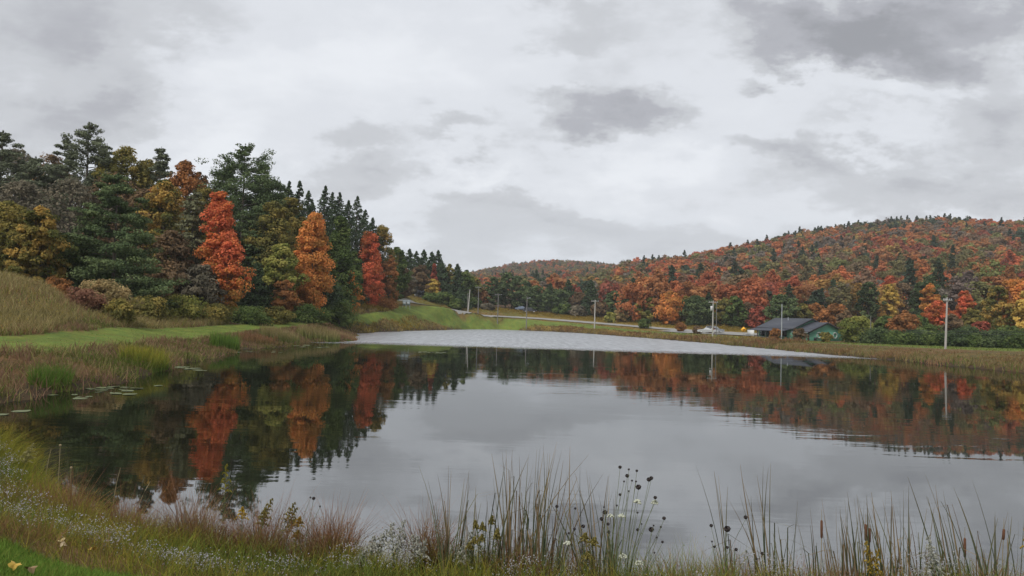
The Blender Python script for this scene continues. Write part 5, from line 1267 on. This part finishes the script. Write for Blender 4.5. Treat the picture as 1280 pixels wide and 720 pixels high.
for i in range(2, 5): wire(gp[i-1], gp[i], ['wire between the crossarm pole and the grove pole', 'wire from the grove pole to the lamp arm pole', 'wire from the lamp arm pole to the spruce side pole'][i-2], 1.0, -.4, .02)
# yellow diamond warning sign with arrow
q = pix(929.5, 412, 168); gz = float(ground_z(np.array([q.x]), np.array([q.y]))[0])
S = empty('road_sign', (q.x, q.y, gz)); h = q.z-gz
mb = MB(); mb.box((0, .06, h/2-.1), (.08, .08, h+.4)); mb.build('post', M_METAL, S)
M_YEL = simple('sign_yellow', (.85, .42, .03), .5); mb = MB(); mb.box((0, 0, h), (.92, .04, .92), 0, Matrix.Rotation(rad(45), 3, 'Y')); pn = mb.build('panel', M_YEL, S)
mb = MB(); mb.box((-.12, -.03, h-.14), (.11, .02, .42)); mb.box((.02, -.03, h+.02), (.34, .02, .11)); mb.add(np.array([(.16, -.035, h+.17), (.16, -.035, h-.13), (.36, -.035, h+.02), (.36, -.035, h+.021)]), [(0, 1, 2, 3)]); mb.build('arrow', M_TRIM, pn)
tag(S, 'yellow diamond turn arrow sign beside the gravel car park', 'road sign')
# pair of grey-blue signs by the road bend
for k, (sx0, lab) in enumerate([(505.5, 'left grey blue notice board by the road bend'), (510.5, 'right grey blue notice board by the road bend')]):
    q = pix(sx0, 378.5, 186+k); gz = float(ground_z(np.array([q.x]), np.array([q.y]))[0]); S = empty('notice_board', (q.x, q.y, gz)); h = q.z-gz
    mb = MB(); mb.box((0, 0, h), (.85, .06, 1.25), .1); pn = mb.build('panel', simple('sign_bluegrey%d' % k, (.23, .29, .31), .5), S)
    mb = MB(); mb.box((0, -.05, h+.35), (.6, .03, .16), .1); mb.box((0, -.05, h-.1), (.6, .03, .4), .1); mb.build('pale_panel', simple('sign_pale%d' % k, (.45, .48, .48), .6), pn)
    for sx1 in (-.38, .38): mb = MB(); mb.box((sx1, .05, h/2-.3), (.07, .07, h+.5)); mb.build('post', M_METAL, S)
    tag(S, lab, 'sign', 'notice boards at the road bend')
# vehicles
M_TYRE = simple('tyre', (.02, .02, .02), .9); M_CHROME = simple('rim', (.5, .5, .5), .3, .8)
def car(px, py, D, rz, colr, label, suv=False, L_=4.6):
    q = pix(px, py, D); gz = float(ground_z(np.array([q.x]), np.array([q.y]))[0])+.3
    root = empty('parked_car', (q.x, q.y, gz), rz); paint = simple('car_paint', colr, .3, 0, spec=.6)
    pr = [(-.5, .35), (-.5, .82), (-.44, .93), (-.30 if not suv else -.47, .97), (-.20 if not suv else -.42, 1.38 if not suv else 1.62), (.08, 1.42 if not suv else 1.66), (.24, 1.0), (.46, .86), (.5, .66), (.5, .35)]
    hw = .88; V = []; 
    for (x_, z_) in pr:
        k = .8 if z_ > 1.2 else 1.0; V += [(x_*L_, -hw*k, z_), (x_*L_, hw*k, z_)]
    n = len(pr); faces = [(2*i, 2*i+1, 2*((i+1) % n)+1, 2*((i+1) % n)) for i in range(n)]+[tuple(2*i for i in range(n)), tuple(2*i+1 for i in reversed(range(n)))]
    me = bpy.data.meshes.new('body'); me.from_pydata(V, [], faces); me.materials.append(paint); o = bpy.data.objects.new('body', me); COL.objects.link(o); o.parent = root
    bv = o.modifiers.new('b', 'BEVEL'); bv.width = .06; bv.segments = 2
    zt = 1.34 if not suv else 1.56; xr = -.19 if not suv else -.41
    for s in (-1, 1):
        mb = MB(); mb.add(np.array([((xr-.06)*L_*.95, s*hw*.985, 1.0), (.19*L_, s*hw*.985, 1.0), (.08*L_, s*hw*.83, zt), ((xr+.01)*L_, s*hw*.83, zt)]), [(0, 1, 2, 3)]); mb.build('side_window', M_GLASS, root)
        for x_ in (-.31, .31):
            mb = MB(); mb.tube([(x_*L_, s*(hw-.2), .33), (x_*L_, s*(hw+.02), .33)], .33, 14); wl = mb.build('wheel', M_TYRE, root); mb = MB(); mb.tube([(x_*L_, s*(hw-.1), .33), (x_*L_, s*(hw+.035), .33), (x_*L_, s*(hw+.036), .33)], [.19, .19, .001], 12); mb.build('rim', M_CHROME, wl)
            mb = MB()
        mb = MB(); mb.box((.495*L_, s*.62, .72), (.06, .34, .14)); mb.build('headlight', M_WHITE, root)
    mb = MB(); mb.add(np.array([(.235*L_, -.74, 1.02), (.235*L_, .74, 1.02), (.095*L_, .64, zt), (.095*L_, -.64, zt)])+np.array([.02, 0, .02]), [(0, 1, 2, 3)]); mb.build('windscreen', M_GLASS, root)
    tag(root, label, 'car'); return root
car(884, 415, 181, rad(170), (.42, .43, .44), 'white car parked beside the transformer pole')
car(893, 415, 187, rad(-8), (.22, .23, .25), 'grey car half hidden behind the transformer pole', True)
car(652, 391, 262, rad(8), (.16, .2, .27), 'small slate blue car under the dark pine grove')
car(662, 392, 255, rad(4), (.03, .03, .035), 'black car parked under the dark pine grove', True)
car(1157, 413, 152, rad(165), (.5, .52, .54), 'pale car roof showing over the hedge left of the right pole', True)
car(1227, 419, 147, rad(10), (.55, .56, .57), 'pale car glimpsed over the hedge near the right border', True)
# far houses glimpsed among trees
def house(px, py, D, w_, d_, h_, rz, label):
    q = pix(px, py, D); gz = float(ground_z(np.array([q.x]), np.array([q.y]))[0]); H_ = empty('white_house', (q.x, q.y, gz), rz)
    mb = MB(); mb.box((0, 0, h_/2-.5), (w_, d_, h_+1)); wl = mb.build('wall', M_WHITE, H_)
    mb = MB(); me = None
    for s in (-1, 1): mb.prism([(-w_/2-.3, s*(d_/2+.3), h_-.05), (w_/2+.3, s*(d_/2+.3), h_-.05), (w_/2+.3, 0, h_+1.7), (-w_/2-.3, 0, h_+1.7)], (0, 0, .15))
    mb.build('roof', M_ROOF, H_)
    for k in range(3): mb = MB(); mb.box((-w_/2+w_*(k+1)/4, -d_/2-.02, 1.5), (.9, .06, 1.1)); mb.build('window', M_GLASS, wl)
    tag(H_, label, 'house', 'white houses among the far trees')
house(528, 371, 246, 5, 5, 1.2, .2, 'long white house half hidden by trees at the road bend')
